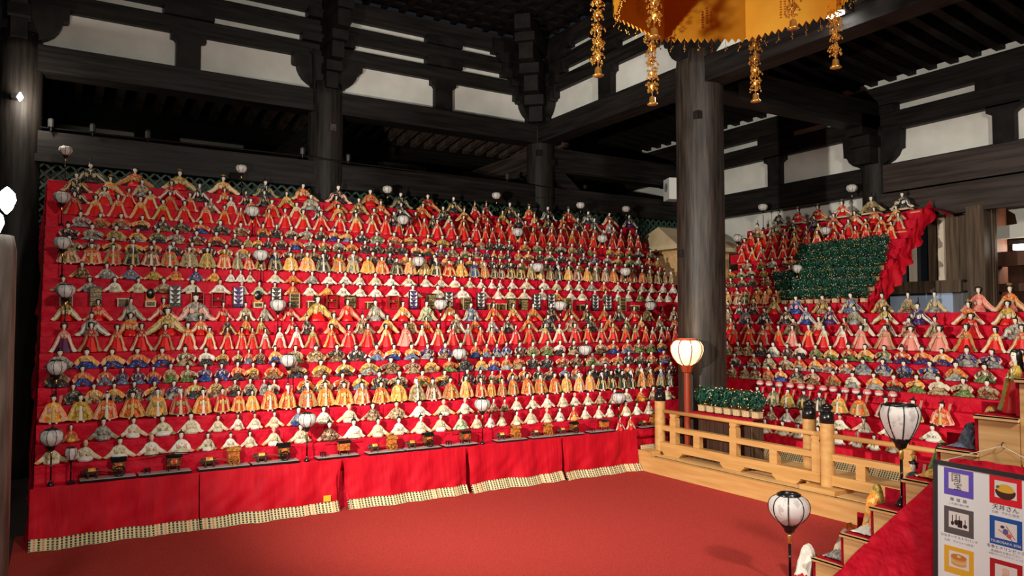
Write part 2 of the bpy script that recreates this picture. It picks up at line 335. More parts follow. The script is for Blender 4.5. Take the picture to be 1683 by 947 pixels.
# lower tie beam, green lattice and boards behind the long stand
ln = struct('wall_lattice', MB().box((3.0, YC + .22, 2.2), (13.4, .04, 2.3)), MGRY, 'weathered boards behind the green lattice')
obj('beam', MB().box((3.0, YC, 3.47), (13.6, .24, .26)), MWX, ln)
obj('beam', MB().box((3.0, YC - .04, 3.31), (13.6, .22, .08)), MWX, ln)
sl = MB().bar((-.37, 0, -.37), (.37, 0, .37), .016, .022).mesh('slat'); sr = MB().bar((-.37, 0, .37), (.37, 0, -.37), .016, .022).mesh('slat')
x = -.62; k = 0
while x < XC + BAY - .2:
    obj('slat', sl, MGRN, ln, (x, YC - .055, 2.92)); obj('slat', sr, MGRN, ln, (x, YC - .035, 2.92)); x += .118
# outer walls of the aisle
T2R = lambda s, d, z: (XC + BAY - d, s, z)
T2L = lambda s, d, z: (s, YC + BAY - d, z)
ARM2 = [(.15, 3.67), (.19, 3.70), (.27, 3.735), (.33, 3.79), (.365, 3.86), (.41, 3.87), (.41, 3.93), (.42, 4.13)]
def outer_wall(name, T, s0, s1, cols, mb, low, side):
    wl = struct(name, sbox(T, s0, s1, -.12, -.04, low, 4.86 if T is T2R else 4.73), MPLA, 'white plaster outer aisle wall ' + side)
    obj('beam', sbox(T, s0, s1, -.12, .09, 4.47, 4.74), mb, wl)
    if T is T2L: obj('infill_board', sbox(T, s0, s1, -.12, -.05, 4.74, 4.95), MW, wl)
    obj('beam', sbox(T, s0, s1, -.05, .06, 4.12, 4.37), mb, wl)
    obj('beam', sbox(T, s0, s1, -.08, .10, 3.30, 3.675), mb, wl)
    for c in cols:
        poly = [(c + a, z) for a, z in ARM2] + [(c - a, z) for a, z in reversed(ARM2)]
        obj('bracket_arm', MB().prism(poly, T, -.03, .10), MW, wl)
        obj('bracket_block', sbox(T, c - .34, c + .34, -.03, .09, 4.36, 4.48), MW, wl)
        for w_, z0, z1, d in ((.24, 3.70, 3.92, .30), (.30, 3.92, 4.06, .36), (.24, 4.06, 4.34, .46)):
            obj('bracket_block', sbox(T, c - w_/2, c + w_/2, 0, d, z0, z1), MW, wl)
    for i in range(len(cols) - 1):
        c = (cols[i] + cols[i+1])/2
        poly = [(c - .12, 3.66), (c + .12, 3.66), (c + .12, 4.02), (c + .16, 4.05), (c + .19, 4.06), (c + .19, 4.14), (c - .19, 4.14), (c - .19, 4.06), (c - .16, 4.05), (c - .12, 4.02)]
        obj('strut', MB().prism(poly, T, -.03, .06), MW, wl); obj('bracket_block', sbox(T, c - .30, c + .30, -.03, .07, 4.36, 4.48), MW, wl)
    return wl
WR = outer_wall('wall_aisle_side', T2R, -1.2, YC + BAY, [YC + .0, 6.08, 2.8, -.48], MWY, 3.3, 'beyond the stage')
WLb = outer_wall('wall_aisle_long', T2L, -4.4, XC + BAY, [XC - 2*BAY, XC - BAY, XC], MWX, 3.3, 'behind the long stand')
# heavy lower beams of the side aisle
obj('beam', sbox(T2R, -1.2, 5.95, .0, .11, 2.92, 3.28), MBRN, WR); obj('beam', sbox(T2R, -1.2, 5.9, -.02, .12, 3.30, 3.66), MBRN, WR)
struct('wall_aisle_plaster', sbox(T2R, 5.95, YC + BAY, -.12, -.05, 0, 3.32), MPLA, 'plain white plaster below the aisle beam')
struct('wall_aisle_dark', sbox(T2L, -4.4, XC + BAY, -.12, -.05, 0, 3.32), MW, 'dark boarding below the aisle beam')
# sloping rafters of the aisle roof
rf = struct('roof_aisle_side', MB().add([(XC - .05, -1.2, 5.36), (XC + BAY + .3, -1.2, 4.92), (XC + BAY + .3, YC + BAY, 4.92), (XC - .05, YC + BAY, 5.36), (XC - .05, -1.2, 5.40), (XC + BAY + .3, -1.2, 4.96), (XC + BAY + .3, YC + BAY, 4.96), (XC - .05, YC + BAY, 5.40)],
        [(0,1,2,3), (7,6,5,4), (0,4,5,1), (1,5,6,2), (2,6,7,3), (3,7,4,0)]), MW, 'dark boards over the side aisle rafters')
rm = MB().bar((0, 0, 0), (BAY + .2, 0, -.44), .105, .13).mesh('rafter')
for i in range(46): obj('rafter', rm, MWX, rf, (XC + .0, .2 + i*.268, 5.29))
rf2 = struct('roof_aisle_long', MB().add([(-4.6, YC - .05, 5.36), (-4.6, YC + BAY + .3, 4.92), (XC + BAY + .3, YC + BAY + .3, 4.92), (XC + BAY + .3, YC - .05, 5.36), (-4.6, YC - .05, 5.40), (-4.6, YC + BAY + .3, 4.96), (XC + BAY + .3, YC + BAY + .3, 4.96), (XC + BAY + .3, YC - .05, 5.40)],
        [(0,3,2,1), (4,5,6,7), (0,1,5,4), (1,2,6,5), (2,3,7,6), (3,0,4,7)]), MW, 'dark boards over the rear aisle rafters')
rm2 = MB().bar((0, 0, 0), (0, BAY + .2, -.44), .105, .13).mesh('rafter')
for i in range(48): obj('rafter', rm2, MRAF, rf2, (-3.3 + i*.268, YC, 5.29))
# tie beams from the inner pillars across the aisles
for a, b, m in (((XC, 6.08, 4.34), (XC + BAY, 6.08, 4.34), MWX), ((XC, YC, 4.02), (XC + BAY, YC, 4.02), MWX), ((XC, YC, 4.0), (XC, YC + BAY, 4.0), MBRN), ((XC - BAY, YC, 4.0), (XC - BAY, YC + BAY, 4.0), MWY), ((XC - 2*BAY, YC, 4.0), (XC - 2*BAY, YC + BAY, 4.0), MWY), ((XC, 2.8, 4.34), (XC + BAY, 2.8, 4.34), MWX)):
    struct('beam_tie', MB().bar(a, b, .24, .36), m, 'dark tie beam crossing the aisle')
struct('beam_brace', MB().bar((XC + .12, YC, 3.92), (XC + .75, YC, 3.42), .2, .2), MWX, 'slanting knee brace beside the corner pillar')
# right background: window frame, planked wall, sill beam, pale board and the lamplit room beyond
wp = struct('wall_planked', MB().box((XC + BAY + .12, 5.04, 1.5), (.05, .80, 2.9)), MPLK, 'brown vertical board wall beyond the stage')
for i in range(4): obj('plank', MB().box((XC + BAY + .075, 4.74 + i*.195, 1.9), (.04, .19, 2.1)), MPLK, wp)
obj('post', MB().box((XC + BAY - .02, 4.755, 1.5), (.2, .2, 2.95)), MPLK, wp)
obj('rail', MB().box((XC + BAY + .01, 5.11, 2.02), (.1, .52, .10)), MPLK, wp)
obj('kick_panel', MB().box((XC + BAY + .03, 5.11, 1.55), (.04, .50, .78)), noisy('grey_panel', (.10, .10, .11), (.17, .17, .18), 5, (5, 5, .3), .6, .1), wp)
wn = struct('window_1', MB().box((XC + BAY + .10, 5.78, 2.6), (.02, 1.25, 1.0)), base_mat('dark_glass', (.012, .018, .025), .08), 'dark glazed window with pale wooden frame beyond the stage')
for y in (5.24, 5.62, 6.3): obj('frame_post', MB().box((XC + BAY + .05, y, 2.58), (.06, .075, 1.05)), noisy('pale_frame_wood', (.62, .52, .40), (.72, .62, .50), 6, (5, 5, .4), .5, .1), wn)
obj('frame_rail', MB().box((XC + BAY + .05, 5.78, 3.08), (.06, 1.2, .06)), bpy.data.materials['pale_frame_wood'], wn)
obj('curtain_panel', MB().box((XC + BAY + .085, 5.97, 2.55), (.01, .6, .92)), noisy('blue_grey_panel', (.05, .06, .085), (.08, .095, .125), 3, (6, 6, .3), .5, .1), wn)
obj('sill', MB().box((XC + BAY - .02, 5.7, 2.03), (.14, 1.5, .15)), MPLK, wn)
struct('wall_low_board', MB().box((XC + BAY + .02, 5.75, 1.5), (.04, 1.3, .9)), base_mat('pale_blue_board', (.42, .52, .72), .5), 'pale bluish board under the window')
rr = struct('wall_far_room', MB().box((XC + BAY + 2.4, 3.2, 2.0), (.06, 6, 4)), noisy('far_room_wood', (.06, .022, .012), (.12, .05, .03), 4, (3, 3, .5), .6, .1), 'reddish timber wall of the room beyond')
obj('post', MB().box((XC + BAY + .9, 5.06, 1.6), (.26, .22, 3.2)), bpy.data.materials['far_room_wood'], rr)
obj('cross_rail', MB().box((XC + BAY + .8, 4.3, 2.38), (.2, 1.9, .18)), bpy.data.materials['far_room_wood'], rr)
obj('cross_rail', MB().box((XC + BAY + .8, 4.3, 2.02), (.16, 1.9, .1)), bpy.data.materials['far_room_wood'], rr)
ba = [(3.05, 2.62), (3.05, 3.15), (3.62, 3.15), (3.62, 3.05), (3.5, 3.04), (3.46, 2.96), (3.38, 2.9), (3.36, 2.78), (3.75, 2.76), (3.8, 2.68), (3.8, 2.62)]
obj('bracket_arm', MB().prism(ba, lambda s, d, z: (XC + BAY + .5 + d, s + 1.22, z), 0, .14), MPLB, rr)
lamp = thing('batten_lamp', 'lit batten lamp in the room beyond the planked wall', 'lamp', (XC + BAY + 1.12, 4.55, 2.55))
obj('diffuser', MB().box((0, 0, 0), (.1, .7, .07)), base_mat('batten_glow', (1, 1, 1), .5, emit=(1, .95, .85), estr=8), lamp); obj('housing', MB().box((0, 0, .06), (.14, .8, .05)), MBLK, lamp)
lp = bpy.data.lights.new('far_room_light', 'POINT'); lp.energy = 28; lp.color = (1, .8, .6); lp.shadow_soft_size = .2
lo = bpy.data.objects.new('far_room_light', lp); COL.objects.link(lo); lo.location = (XC + BAY + 1.02, 4.62, 2.53)
# left edge: end wall, dark stacked slats and the worn post that carries the lamps
struct('wall_end', MB().box((-2.1, 7.6, 2.4), (.1, 6.2, 4.8)), MW, 'dark timber wall past the end of the long stand')
# ------------------------------------------------------------------ the two red-draped tiered stands
RISE, RUN = .13, .127
LY0, LZ0, LX0 = 6.29, .43, -.115
RX0, RZ0 = 6.55, .39
NS = 21
def lz(k): return LZ0 + RISE*k
def ly(k): return LY0 + RUN*k
def rz_(k): return RZ0 + RISE*k
def rx(k): return RX0 + RUN*k
def l_end(k): return min(7.55, 5.9 if k == 0 else 6.62 + .127*k)
def r_far(k): return min(7.75 if k < 17 else 8.0, 6.18 + RUN*k)
def r_near(k): return 2.35 if k <= 10 else 5.25
def step_mesh(T, s0, s1, z, zlow, tread, seed):
    """cloth over one step: rounded sagging lip, wrinkled riser; T(s, depth, z)"""
    prof = [(tread + .03, 0), (tread*.6, 0), (.03, 0), (.006, -.002), (0, -.010), (-.002, -.03), (.002, -.06), (.004, -.10), (.008, (zlow - z) - .012)]
    n = max(10, int((s1 - s0)/.055)); m = MB()
    def fn(u, v):
        s = s0 + (s1 - s0)*u; i = v*(len(prof) - 1); a, b = prof[int(round(i))]
        q = nz(s*1.9, seed*3.7, 0) ; q2 = nz(s*7, seed*1.3, b*9)
        lip = 1.0 if b > -.03 and a < .05 else .0
        dz = -lip*abs(.011*q + .006*q2) ; dd = 0 if b > -.003 else max(-.004, .008 + .013*q2 + .006*nz(s*18, b*6, seed) + .008*nz(s*3 + b*9, seed*2.1, b*5))
        # the cloth gathers into soft creases where it is pinned
        return T(s, a - .0 + dd, z + b + dz)
    m.grid(fn, n, len(prof) - 1); return m
stand = thing('tiered_doll_stand', 'long red-draped tiered stand of twenty-one steps behind the carpet', 'stand', (0, 0, 0))
for k in range(NS):
    obj('step', step_mesh(lambda s, d, z: (s, ly(k) + d, z), LX0, l_end(k), lz(k), lz(k-1) if k else lz(0) - .06, RUN if k else RUN, k), MCLO, stand, smooth=True)
# timber carcass under the cloth, and the gathered cloth hanging over its end
car = MB()
for k in range(NS): car.box(((LX0 + l_end(k))/2, (ly(k) + ly(NS))/2 + .02, (lz(k) + lz(k-1) if k else lz(0))/2 - .024 if k else lz(0)/2 - .014), (l_end(k) - LX0 - .06, ly(NS) - ly(k) - .03, RISE if k else lz(0) - .02))
obj('carcass', car, MCLO, stand)
def end_cloth(u, v):
    k = u*(NS); kk = min(int(k), NS - 1); y = LY0 + RUN*k; top = LZ0 + RISE*k + .02
    return (LX0 - .004 - .015*v - .05*v*nz(y*5, v*2, 0) - .02*abs(math.sin(y*24.7 + v*2))*v, y - .05*v, top - v*(.55 + .25*nz(y*3, 1, 2)))
obj('end_cloth', MB().grid(end_cloth, 66, 12), MCLO, stand, smooth=True)
stand2 = thing('tiered_doll_stand', 'shorter red-draped tiered stand on the stage behind the railing', 'stand', (0, 0, 0))
for k in range(NS):
    obj('step', step_mesh(lambda s, d, z: (rx(k) + d, s, z), r_near(k), r_far(k), rz_(k), rz_(k-1) if k else rz_(0) - .08, RUN, 50 + k), MCLO, stand2, smooth=True)
car = MB()
for k in range(11): car.box(((rx(k) + rx(11))/2 + .02, (r_near(k) + r_far(k))/2, rz_(k) - RISE/2 - .024 if k else (rz_(0) + PLAT)/2 - .004), (rx(11) - rx(k) - .02, r_far(k) - r_near(k) - .04, RISE if k else rz_(0) - PLAT - .01))
obj('carcass', car, MCLO, stand2)
for k in range(11, NS): obj('tread_board', MB().box((rx(k) + RUN/2 + .02, (5.27 + r_far(k))/2, rz_(k) - .032), (RUN + .02, r_far(k) - 5.29, .018)), MPINE2, stand2)
obj('top_shelf', MB().box((rx(10) + .19, 3.75, rz_(10) - .02), (.30, 2.85, .02)), MCLO, stand2)
# cloth hung along the open end of the upper steps, folded
def side_cloth(u, v):
    k = 10.6 + u*(NS - 10.6); x = RX0 + RUN*k; top = RZ0 + RISE*k + .0
    f = .07*nz(u*11, v*1.6, 4) + .03*nz(u*27 + v*3, v*2, 1)
    stp = ((k % 1.0) - .5)*.03
    return (x + .02*nz(u*9, v*4, 0), 5.245 - .02 - f*(.4 + v) - .05*v, top - .02 - stp*(1 - v) - v*(.22 + .08*nz(u*9, 0, 3)))
obj('side_cloth', MB().grid(side_cloth, 110, 10), MCLD, stand2, smooth=True)
obj('top_flap', MB().grid(lambda u, v: (rx(20) + .02 + .19*u, 5.25 - .34*v*(1 - .4*u), rz_(20) - .005 - .11*v*v + .012*nz(u*6, v*6, 1)), 10, 12), MCLD, stand2, smooth=True)
for k in range(11, NS): obj('end_panel', MB().box((rx(k) + RUN/2, 5.262, rz_(k) - .11), (RUN + .004, .02, .20)), MCLO, stand2)
obj('leg', MB().box((rx(10) + .1, 5.30, .9), (.06, .06, 1.46)), MPINE2, stand2)
# front cloth of the stage stand with its striped hem
def uvmesh(fn, nu, nv, name, ulen=1.0, smooth=True):
    mb = MB().grid(fn, nu, nv); me = mb.mesh(name, smooth); uv = me.uv_layers.new(name='UVMap'); n1 = nv + 1
    for lp_ in me.loops:
        i = lp_.vertex_index; uv.data[lp_.index].uv = ((i // n1)/nu*ulen, (i % n1)/nv)
    return me
obj('front_cloth', MB().grid(lambda u, v: (RX0 - .012 - .012*math.sin(u*70)*v, 2.35 + 3.8*u, rz_(0) - .01 - v*.12), 90, 4), MCLO, stand2, smooth=True)
obj('striped_hem', uvmesh(lambda u, v: (RX0 - .022 - .06*v - .01*math.sin(u*45), 2.35 + 3.8*u, rz_(0) - .13 - v*.088), 90, 3, 'striped_hem', 4.0), MSTR, stand2)
# the five cloths hung along the front of the long stand
GAPS = [(45, 331), (333, 562), (567, 764), (768, 920), (922, 1052)]
for i, (a, b) in enumerate(GAPS):
    xa, xb = px_x(a, LY0), px_x(b, LY0); xb = min(xb, 5.36); xa = max(xa, LX0 - .02)
    if i == 4: xb = 5.36
    lift = [.0, .008, .0, .014, .0][i]
    def drape(u, v, xa=xa, xb=xb, i=i, lift=lift):
        x = xa + (xb - xa)*u; pin = .02*math.sin(u*PI)*v if i in (1, 2) else 0
        fo = (.012*math.sin(x*21 + i*2 + v) + .030*nz(x*3.4, v*1.2, i) + .014*nz(x*11 + v*3, v*3, i))*v**.7
        x += (-.035*v if i == 1 and u > .97 else 0) + (.02*v*v if i == 2 and u < .03 else 0)
        return (x, LY0 - .018 - fo - .03*v - pin, LZ0 - .004 - v*(LZ0 - .085 - lift*math.sin(u*PI*1.5)**2))
    label = ['broad red cloth hung at the end with the striped lanterns', 'red cloth with a small yellow tag hung on the stand front', 'red cloth with straight creases hung between two gaps', 'red cloth with a puckered hem hung on the stand front', 'narrow red cloth hung beside the railing'][i]
    d = thing('red_drape', label, 'drape', (0, 0, 0), group='cloths hung along the front of the long stand')
    obj('cloth', MB().grid(drape, 90, 14), MCLD, d, smooth=True)
    def hem(u, v, dr=drape):
        p = dr(u, 1.0); return (p[0], p[1] - .004 - .055*v - .004*math.sin(u*90), max(.014, p[2] + .004 - .082*v))
    obj('striped_hem', uvmesh(hem, 90, 3, 'striped_hem', (xb - xa)*.95), MSTR, d)
tg = hit(537, 819, 1, LY0 - .07)
ylw = tag(obj('care_tag', MB().grid(lambda u, v: (tg.x + (u - .5)*.062*(1 - .25*(1 - v)*0), tg.y - .012, tg.z + (v - .5)*.05), 2, 2), base_mat('yellow_tag', (.80, .48, .03), .5)), 'small yellow cloth tag above the striped hem', 'tag')
# ------------------------------------------------------------------ dolls
def ring(c, a, b, n=12, jit=0.0, rnd=None):
    a = Vector(a); b = Vector(b); c = Vector(c); out = []
    for j in range(n):
        t = 2*PI*j/n; q = 1 + (rnd.uniform(-jit, jit) if jit else 0); out.append(c + a*(math.cos(t)*q) + b*(math.sin(t)*q))
    return out
def body(m, secs, n=14, jit=.08, rnd=random, ms=None, mm=0, pleat=0, pa=.08):
    R = []
    for (z, rx_, ry_, yo) in secs:
        R.append([Vector((rx_*math.cos(2*PI*j/n)*q, yo + ry_*math.sin(2*PI*j/n)*q, z)) for j in range(n) for q in [1 + rnd.uniform(-jit, jit) + (pa*math.cos(pleat*2*PI*j/n) if pleat else 0)]])
    m.loft(R, True, True, ms, mm)
def sleeve(m, pts, n=10, rnd=random, trim=True, stripe=True):
    """pts: (centre, half width, half thickness) from shoulder to hem; a folded flat panel whose edges and hem show the lining"""
    K = len(pts); R = []
    for i, (c, a, b) in enumerate(pts):
        t = i/(K - 1); fl = .62 - .30*t if K > 4 else .62; w_ = 1.0 + .22*t if K > 4 else 1.0
        a = Vector(a)*w_; b = Vector(b)*fl; out = []
        for j in range(n):
            th = 2*PI*j/n; cx = math.cos(th); sx = math.sin(th)
            q = 1 + (rnd.uniform(-.2, .2) if 0 < i < K - 1 else 0)
            cx = math.copysign(abs(cx)**.75, cx); sx = math.copysign(abs(sx)**1.25, sx)
            out.append(Vector(c) + a*(cx*q) + b*(sx*(1 + rnd.uniform(-.25, .25))))
        R.append(out)
    b0 = len(m.v)
    for r in R: m.v.extend([tuple(p) for p in r])
    for i in range(K - 1):
        for j in range(n):
            k = (j + 1) % n; m.f.append((b0 + i*n + j, b0 + i*n + k, b0 + (i+1)*n + k, b0 + (i+1)*n + j))
            edge = i >= 1 and (j in (0, n - 1) or (j == n - 3 and K > 5 and stripe))
            m.m.append(1 if trim and (i == K - 2 or edge) else 0)
    m.f.append(tuple(b0 + j for j in reversed(range(n)))); m.m.append(0)
    m.f.append(tuple(b0 + (K-1)*n + j for j in range(n))); m.m.append(1)
def head_mesh():
    m = MB(); n = 14; R = []
    for (z, rx_, ry_, yo) in ((-.036, .0075, .0075, .002), (-.024, .0075, .008, .001), (-.0195, .0095, .011, -.002), (-.0155, .0125, .014, -.001), (-.009, .0155, .0165, 0), (0, .0168, .018, 0), (.009, .0162, .0176, 0), (.016, .0125, .0145, 0), (.0205, .006, .008, 0)):
        r = [Vector((rx_*math.cos(2*PI*j/n), yo + ry_*math.sin(2*PI*j/n), z)) for j in range(n)]
        if -.008 < z < .006: # nose ridge
            j0 = min(range(n), key=lambda j: r[j].y); r[j0].y -= .003 if z < -.004 or z == 0 else .0015
        R.append(r)
    m.loft(R); # ears
    for s in (-1, 1): m.lathe([(.0004, -.005), (.0026, -.003), (.003, .001), (.0015, .004)], (s*.0165, .002, -.002), 6, 0, .6, 1)
    return m.mesh('head', True)
def hair_mesh(kind):
    m = MB(); n = 16; R = []
    # cap that leaves the face free
    for (z, k, yo) in ((-.014, 1.0, .006), (-.004, 1.1, .004), (.006, 1.14, .002), (.014, 1.12, .0015), (.0205, .82, .001), (.0245, .3, .001)):
        r = []
        for j in range(n):
            t = 2*PI*j/n; fy = math.sin(t); rr_ = .0182*k
            y = rr_*1.02*fy
            if y < -.004 and z < .012: y = -.004 + (y + .004)*.12     # open at the face
            r.append(Vector((rr_*math.cos(t)*1.0, yo + y, z)))
        R.append(r)
    m.loft(R)
    if kind == 'wing':      # court hair swelling at the sides and tied down the back
        for s in (-1, 1): m.lathe([(.002, -.020), (.012, -.013), (.0150, -.002), (.0135, .010), (.005, .019)], (s*.0175, .006, .002), 10, 0, .95, 1.0)
        m.loft([ring((0, .018, .0), (.012, 0, 0), (0, .006, 0), 8), ring((0, .023, -.03), (.011, 0, 0), (0, .005, 0), 8), ring((0, .026, -.075), (.009, 0, 0), (0, .004, 0), 8), ring((0, .028, -.12), (.006, 0, 0), (0, .003, 0), 8)])
    elif kind == 'bob':     # cut round at the cheeks
        for s in (-1, 1): m.lathe([(.003, -.020), (.0075, -.016), (.0085, -.004), (.006, .008)], (s*.0145, .003, 0), 8)
        m.lathe([(.006, -.022), (.015, -.018), (.017, -.004), (.014, .006)], (0, .006, 0), 12)
    else:                   # topknot
        m.lathe([(.003, 0), (.0045, .004), (.005, .009), (.0025, .014)], (0, .004, .022), 8)
    return m.mesh('hair', True)
def hand_mesh():
    m = MB(); m.loft([ring((0, 0, 0), (.0032, 0, 0), (0, 0, .0024), 6), ring((0, -.005, 0), (.0042, 0, 0), (0, 0, .0024), 6), ring((0, -.009, .0005), (.004, 0, 0), (0, 0, .0018), 6)])
    for i, L_ in enumerate((.0055, .0068, .0062, .0045)):
        x = -.003 + i*.002; m.loft([ring((x, -.008, .0005), (.0009, 0, 0), (0, 0, .0012), 5), ring((x, -.008 - L_*.6, -.0003), (.0009, 0, 0), (0, 0, .0011), 5), ring((x, -.008 - L_, -.0018), (.0006, 0, 0), (0, 0, .0008), 5)])
    m.loft([ring((.0035, -.003, 0), (.0012, 0, 0), (0, 0, .0012), 5), ring((.0062, -.007, .0008), (.0008, 0, 0), (0, 0, .0009), 5)])
    return m.mesh('hand', True)
HEAD = head_mesh(); HAIR = {k: hair_mesh(k) for k in ('wing', 'bob', 'knot')}; HAND = hand_mesh()
def collar_mesh(z, w_, dz=.02):
    m = MB()
    for s in (-1, 1):
        for q, off in ((0, 0),):
            m.loft([ring((s*w_, .004, z), (.004, 0, 0), (0, .004, .002), 6), ring((s*w_*.62, -.014, z - dz*.35), (.004, 0, 0), (0, .003, .002), 6), ring((-s*.001, -.0225, z - dz), (.0035, 0, 0), (0, .002, .002), 6)])
    return m.mesh('collar', True)
def hat_mesh(kind):
    m = MB()
    if kind == 'kanmuri':   # black court cap with an upright tail
        m.lathe([(.0165, .010), (.0175, .016), (.0145, .023), (.004, .026)], n=12); m.lathe([(.006, .02), (.0065, .032), (.004, .036)], (0, .010, 0), 8)
        m.loft([ring((0, .014, .028), (.005, 0, 0), (0, .001, 0), 6), ring((0, .018, .050), (.0055, 0, 0), (0, .001, 0), 6), ring((0, .014, .068), (.004, 0, 0), (0, .001, 0), 6)])
    elif kind == 'crown':   # gilt crown with rays
        m.lathe([(.010, .018), (.0115, .022), (.009, .026)], n=10)
        for j in range(7):
            a = PI*(j + .5)/7; x, z = math.cos(a)*.02, .024 + math.sin(a)*.016
            m.tube([(math.cos(a)*.006, -.002, .024), (x, -.003, z)], [.0012, .0008], 5); m.lathe([(.0004, -.003), (.003, 0), (.0004, .003)], (x, -.003, z), 6)
        m.lathe([(.001, .026), (.004, .033), (.0006, .042)], n=8)
    elif kind == 'eboshi':
        m.lathe([(.0155, .009), (.0165, .015), (.015, .026), (.010, .036), (.003, .040)], (0, .002, 0), 12, 0, .85, 1.0)
    else:                   # guard's cap with side fans
        m.lathe([(.0165, .010), (.0175, .016), (.013, .024), (.004, .028)], n=12)
        for s in (-1, 1): m.loft([ring((s*.017, .002, .004), (.001, 0, 0), (0, .004, 0), 6), ring((s*.026, .004, .013), (.001, 0, 0), (0, .010, 0), 6), ring((s*.030, .005, .020), (.001, 0, 0), (0, .007, 0), 6)])
        m.loft([ring((0, .014, .024), (.004, 0, 0), (0, .001, 0), 6), ring((0, .020, .046), (.004, 0, 0), (0, .001, 0), 6)])
    return m.mesh('headdress', True)
HAT = {k: hat_mesh(k) for k in ('kanmuri', 'crown', 'eboshi', 'guard')}
V = Vector
def proto(kind, seed):
    """part meshes of one kind of doll, facing -y, standing on z = 0"""
    R = random.Random(seed); j = lambda a: R.uniform(-a, a); P = {}
    if kind == 'lady':
        H = .186; m = MB(); body(m, [(.0, .064, .046, .0), (.012, .062, .045, 0), (.045, .047, .036, 0), (.085, .030, .025, 0), (.112, .021, .018, 0)], 24, .015, R, pleat=8, pa=.06); P['hakama'] = m
        m = MB(); body(m, [(.098, .027, .023, .002), (.118, .030, .022, .002), (.138, .030, .019, .002), (.150, .021, .014, .002), (.156, .009, .009, .002)], 14, .03, R)
        for s in (-1, 1):
            sp = .088 + j(.014); sleeve(m, [(V((s*.019, 0, .143)), V((s*.002, 0, .009)), V((0, .012, 0))), (V((s*.031, -.006, .122)), V((s*.009, 0, .009)), V((0, .013, 0))), (V((s*.043, -.012, .094)), V((s*.011, 0, .006)), V((0, .012, 0))), (V((s*.058, -.014, .060)), V((s*.011, 0, .005)), V((0, .012, 0))), (V((s*(sp - .014), -.014, .028)), V((s*.011, 0, .005)), V((0, .011, 0))), (V((s*(sp + .006), -.014, .005)), V((s*.013, 0, .003)), V((0, .010, 0)))], 10, R)
            sleeve(m, [(V((s*.030, -.008, .124)), V((0, 0, .010)), V((.004, .010, 0))), (V((s*.022, -.024, .117)), V((0, 0, .011)), V((.006, .006, 0))), (V((s*.012, -.032, .116)), V((0, 0, .010)), V((.005, .004, 0)))], 8, R)
        P['robe'] = m; P['_hands'] = [(s*.006, -.033, .117, s*.9) for s in (-1, 1)]; P['collar'] = collar_mesh(.153, .016, .026)
        P['_head'] = (0, -.004 + j(.003), H); P['_hair'] = 'wing'
    elif kind == 'empress' or kind == 'emperor':
        H = .160; m = MB()
        if kind == 'empress': body(m, [(0, .058, .050, -.008), (.016, .056, .049, -.008), (.040, .040, .036, -.004), (.066, .026, .022, 0)], 20, .03, R, pleat=7, pa=.05)
        else:
            body(m, [(0, .060, .046, -.006), (.020, .062, .046, -.006), (.038, .046, .036, -.004), (.060, .026, .022, 0)], 16, .04, R)
        P['hakama'] = m
        m = MB(); body(m, [(.030, .034, .028, .006), (.060, .034, .026, .004), (.092, .032, .023, .004), (.114, .027, .018, .003), (.126, .017, .013, .002), (.131, .009, .009, .002)], 16, .04, R)
        for s in (-1, 1):
            sp = .124 + j(.02)
            sleeve(m, [(V((s*.024, .002, .114)), V((s*.002, 0, .011)), V((0, .014, 0))), (V((s*.043, -.006, .089)), V((s*.010, 0, .016)), V((0, .018, 0))), (V((s*.062, -.014, .062)), V((s*.012, 0, .017)), V((0, .019, 0))), (V((s*(sp - .040), -.018, .037)), V((s*.012, 0, .014)), V((0, .019, 0))), (V((s*(sp - .016), -.018, .018)), V((s*.010, 0, .010)), V((0, .017, 0))), (V((s*(sp + .008), -.018, .007)), V((s*.010, 0, .005)), V((0, .014, 0)))], 10, R)
            sleeve(m, [(V((s*.042, -.012, .088)), V((0, 0, .016)), V((.006, .010, 0))), (V((s*.036, -.032, .070)), V((0, 0, .019)), V((.008, .008, 0))), (V((s*.018, -.042, .064)), V((0, 0, .015)), V((.006, .004, 0)))], 8, R)
        P['robe'] = m; P['_hands'] = [(s*.010, -.044, .066, s*.7) for s in (-1, 1)]; P['collar'] = collar_mesh(.129, .017, .030)
        P['_head'] = (0, -.004, H); P['_hair'] = 'wing' if kind == 'empress' else 'knot'; P['_hat'] = 'crown' if kind == 'empress' else 'kanmuri'
        it = MB()
        if kind == 'empress': it.loft([ring((0, -.054, .050), (.006, 0, 0), (0, .001, 0), 6), ring((0, -.058, .066), (.016, 0, .0), (0, .001, 0), 8), ring((0, -.060, .076), (.019, 0, .0), (0, .001, 0), 8)])
        else: it.box((0, -.056, .086), (.007, .002, .044))
        P['_item'] = ('fan' if kind == 'empress' else 'sceptre', it)
    elif kind == 'musician':
        H = .127; m = MB(); body(m, [(0, .074, .046, -.008), (.008, .076, .048, -.008), (.018, .064, .044, -.007), (.036, .040, .032, -.003), (.058, .023, .020, 0)], 24, .04, R, pleat=8, pa=.10)
        for s in (-1, 1): m.lathe([(.010, 0), (.030, .002), (.030, .012), (.016, .026), (.004, .031)], (s*.034, -.018, 0), 7, 0, 1.15, .85)
        P['hakama'] = m
        m = MB(); body(m, [(.040, .030, .025, .002), (.062, .033, .024, .002), (.084, .031, .020, .002), (.096, .020, .014, .002), (.101, .009, .009, .002)], 14, .04, R)
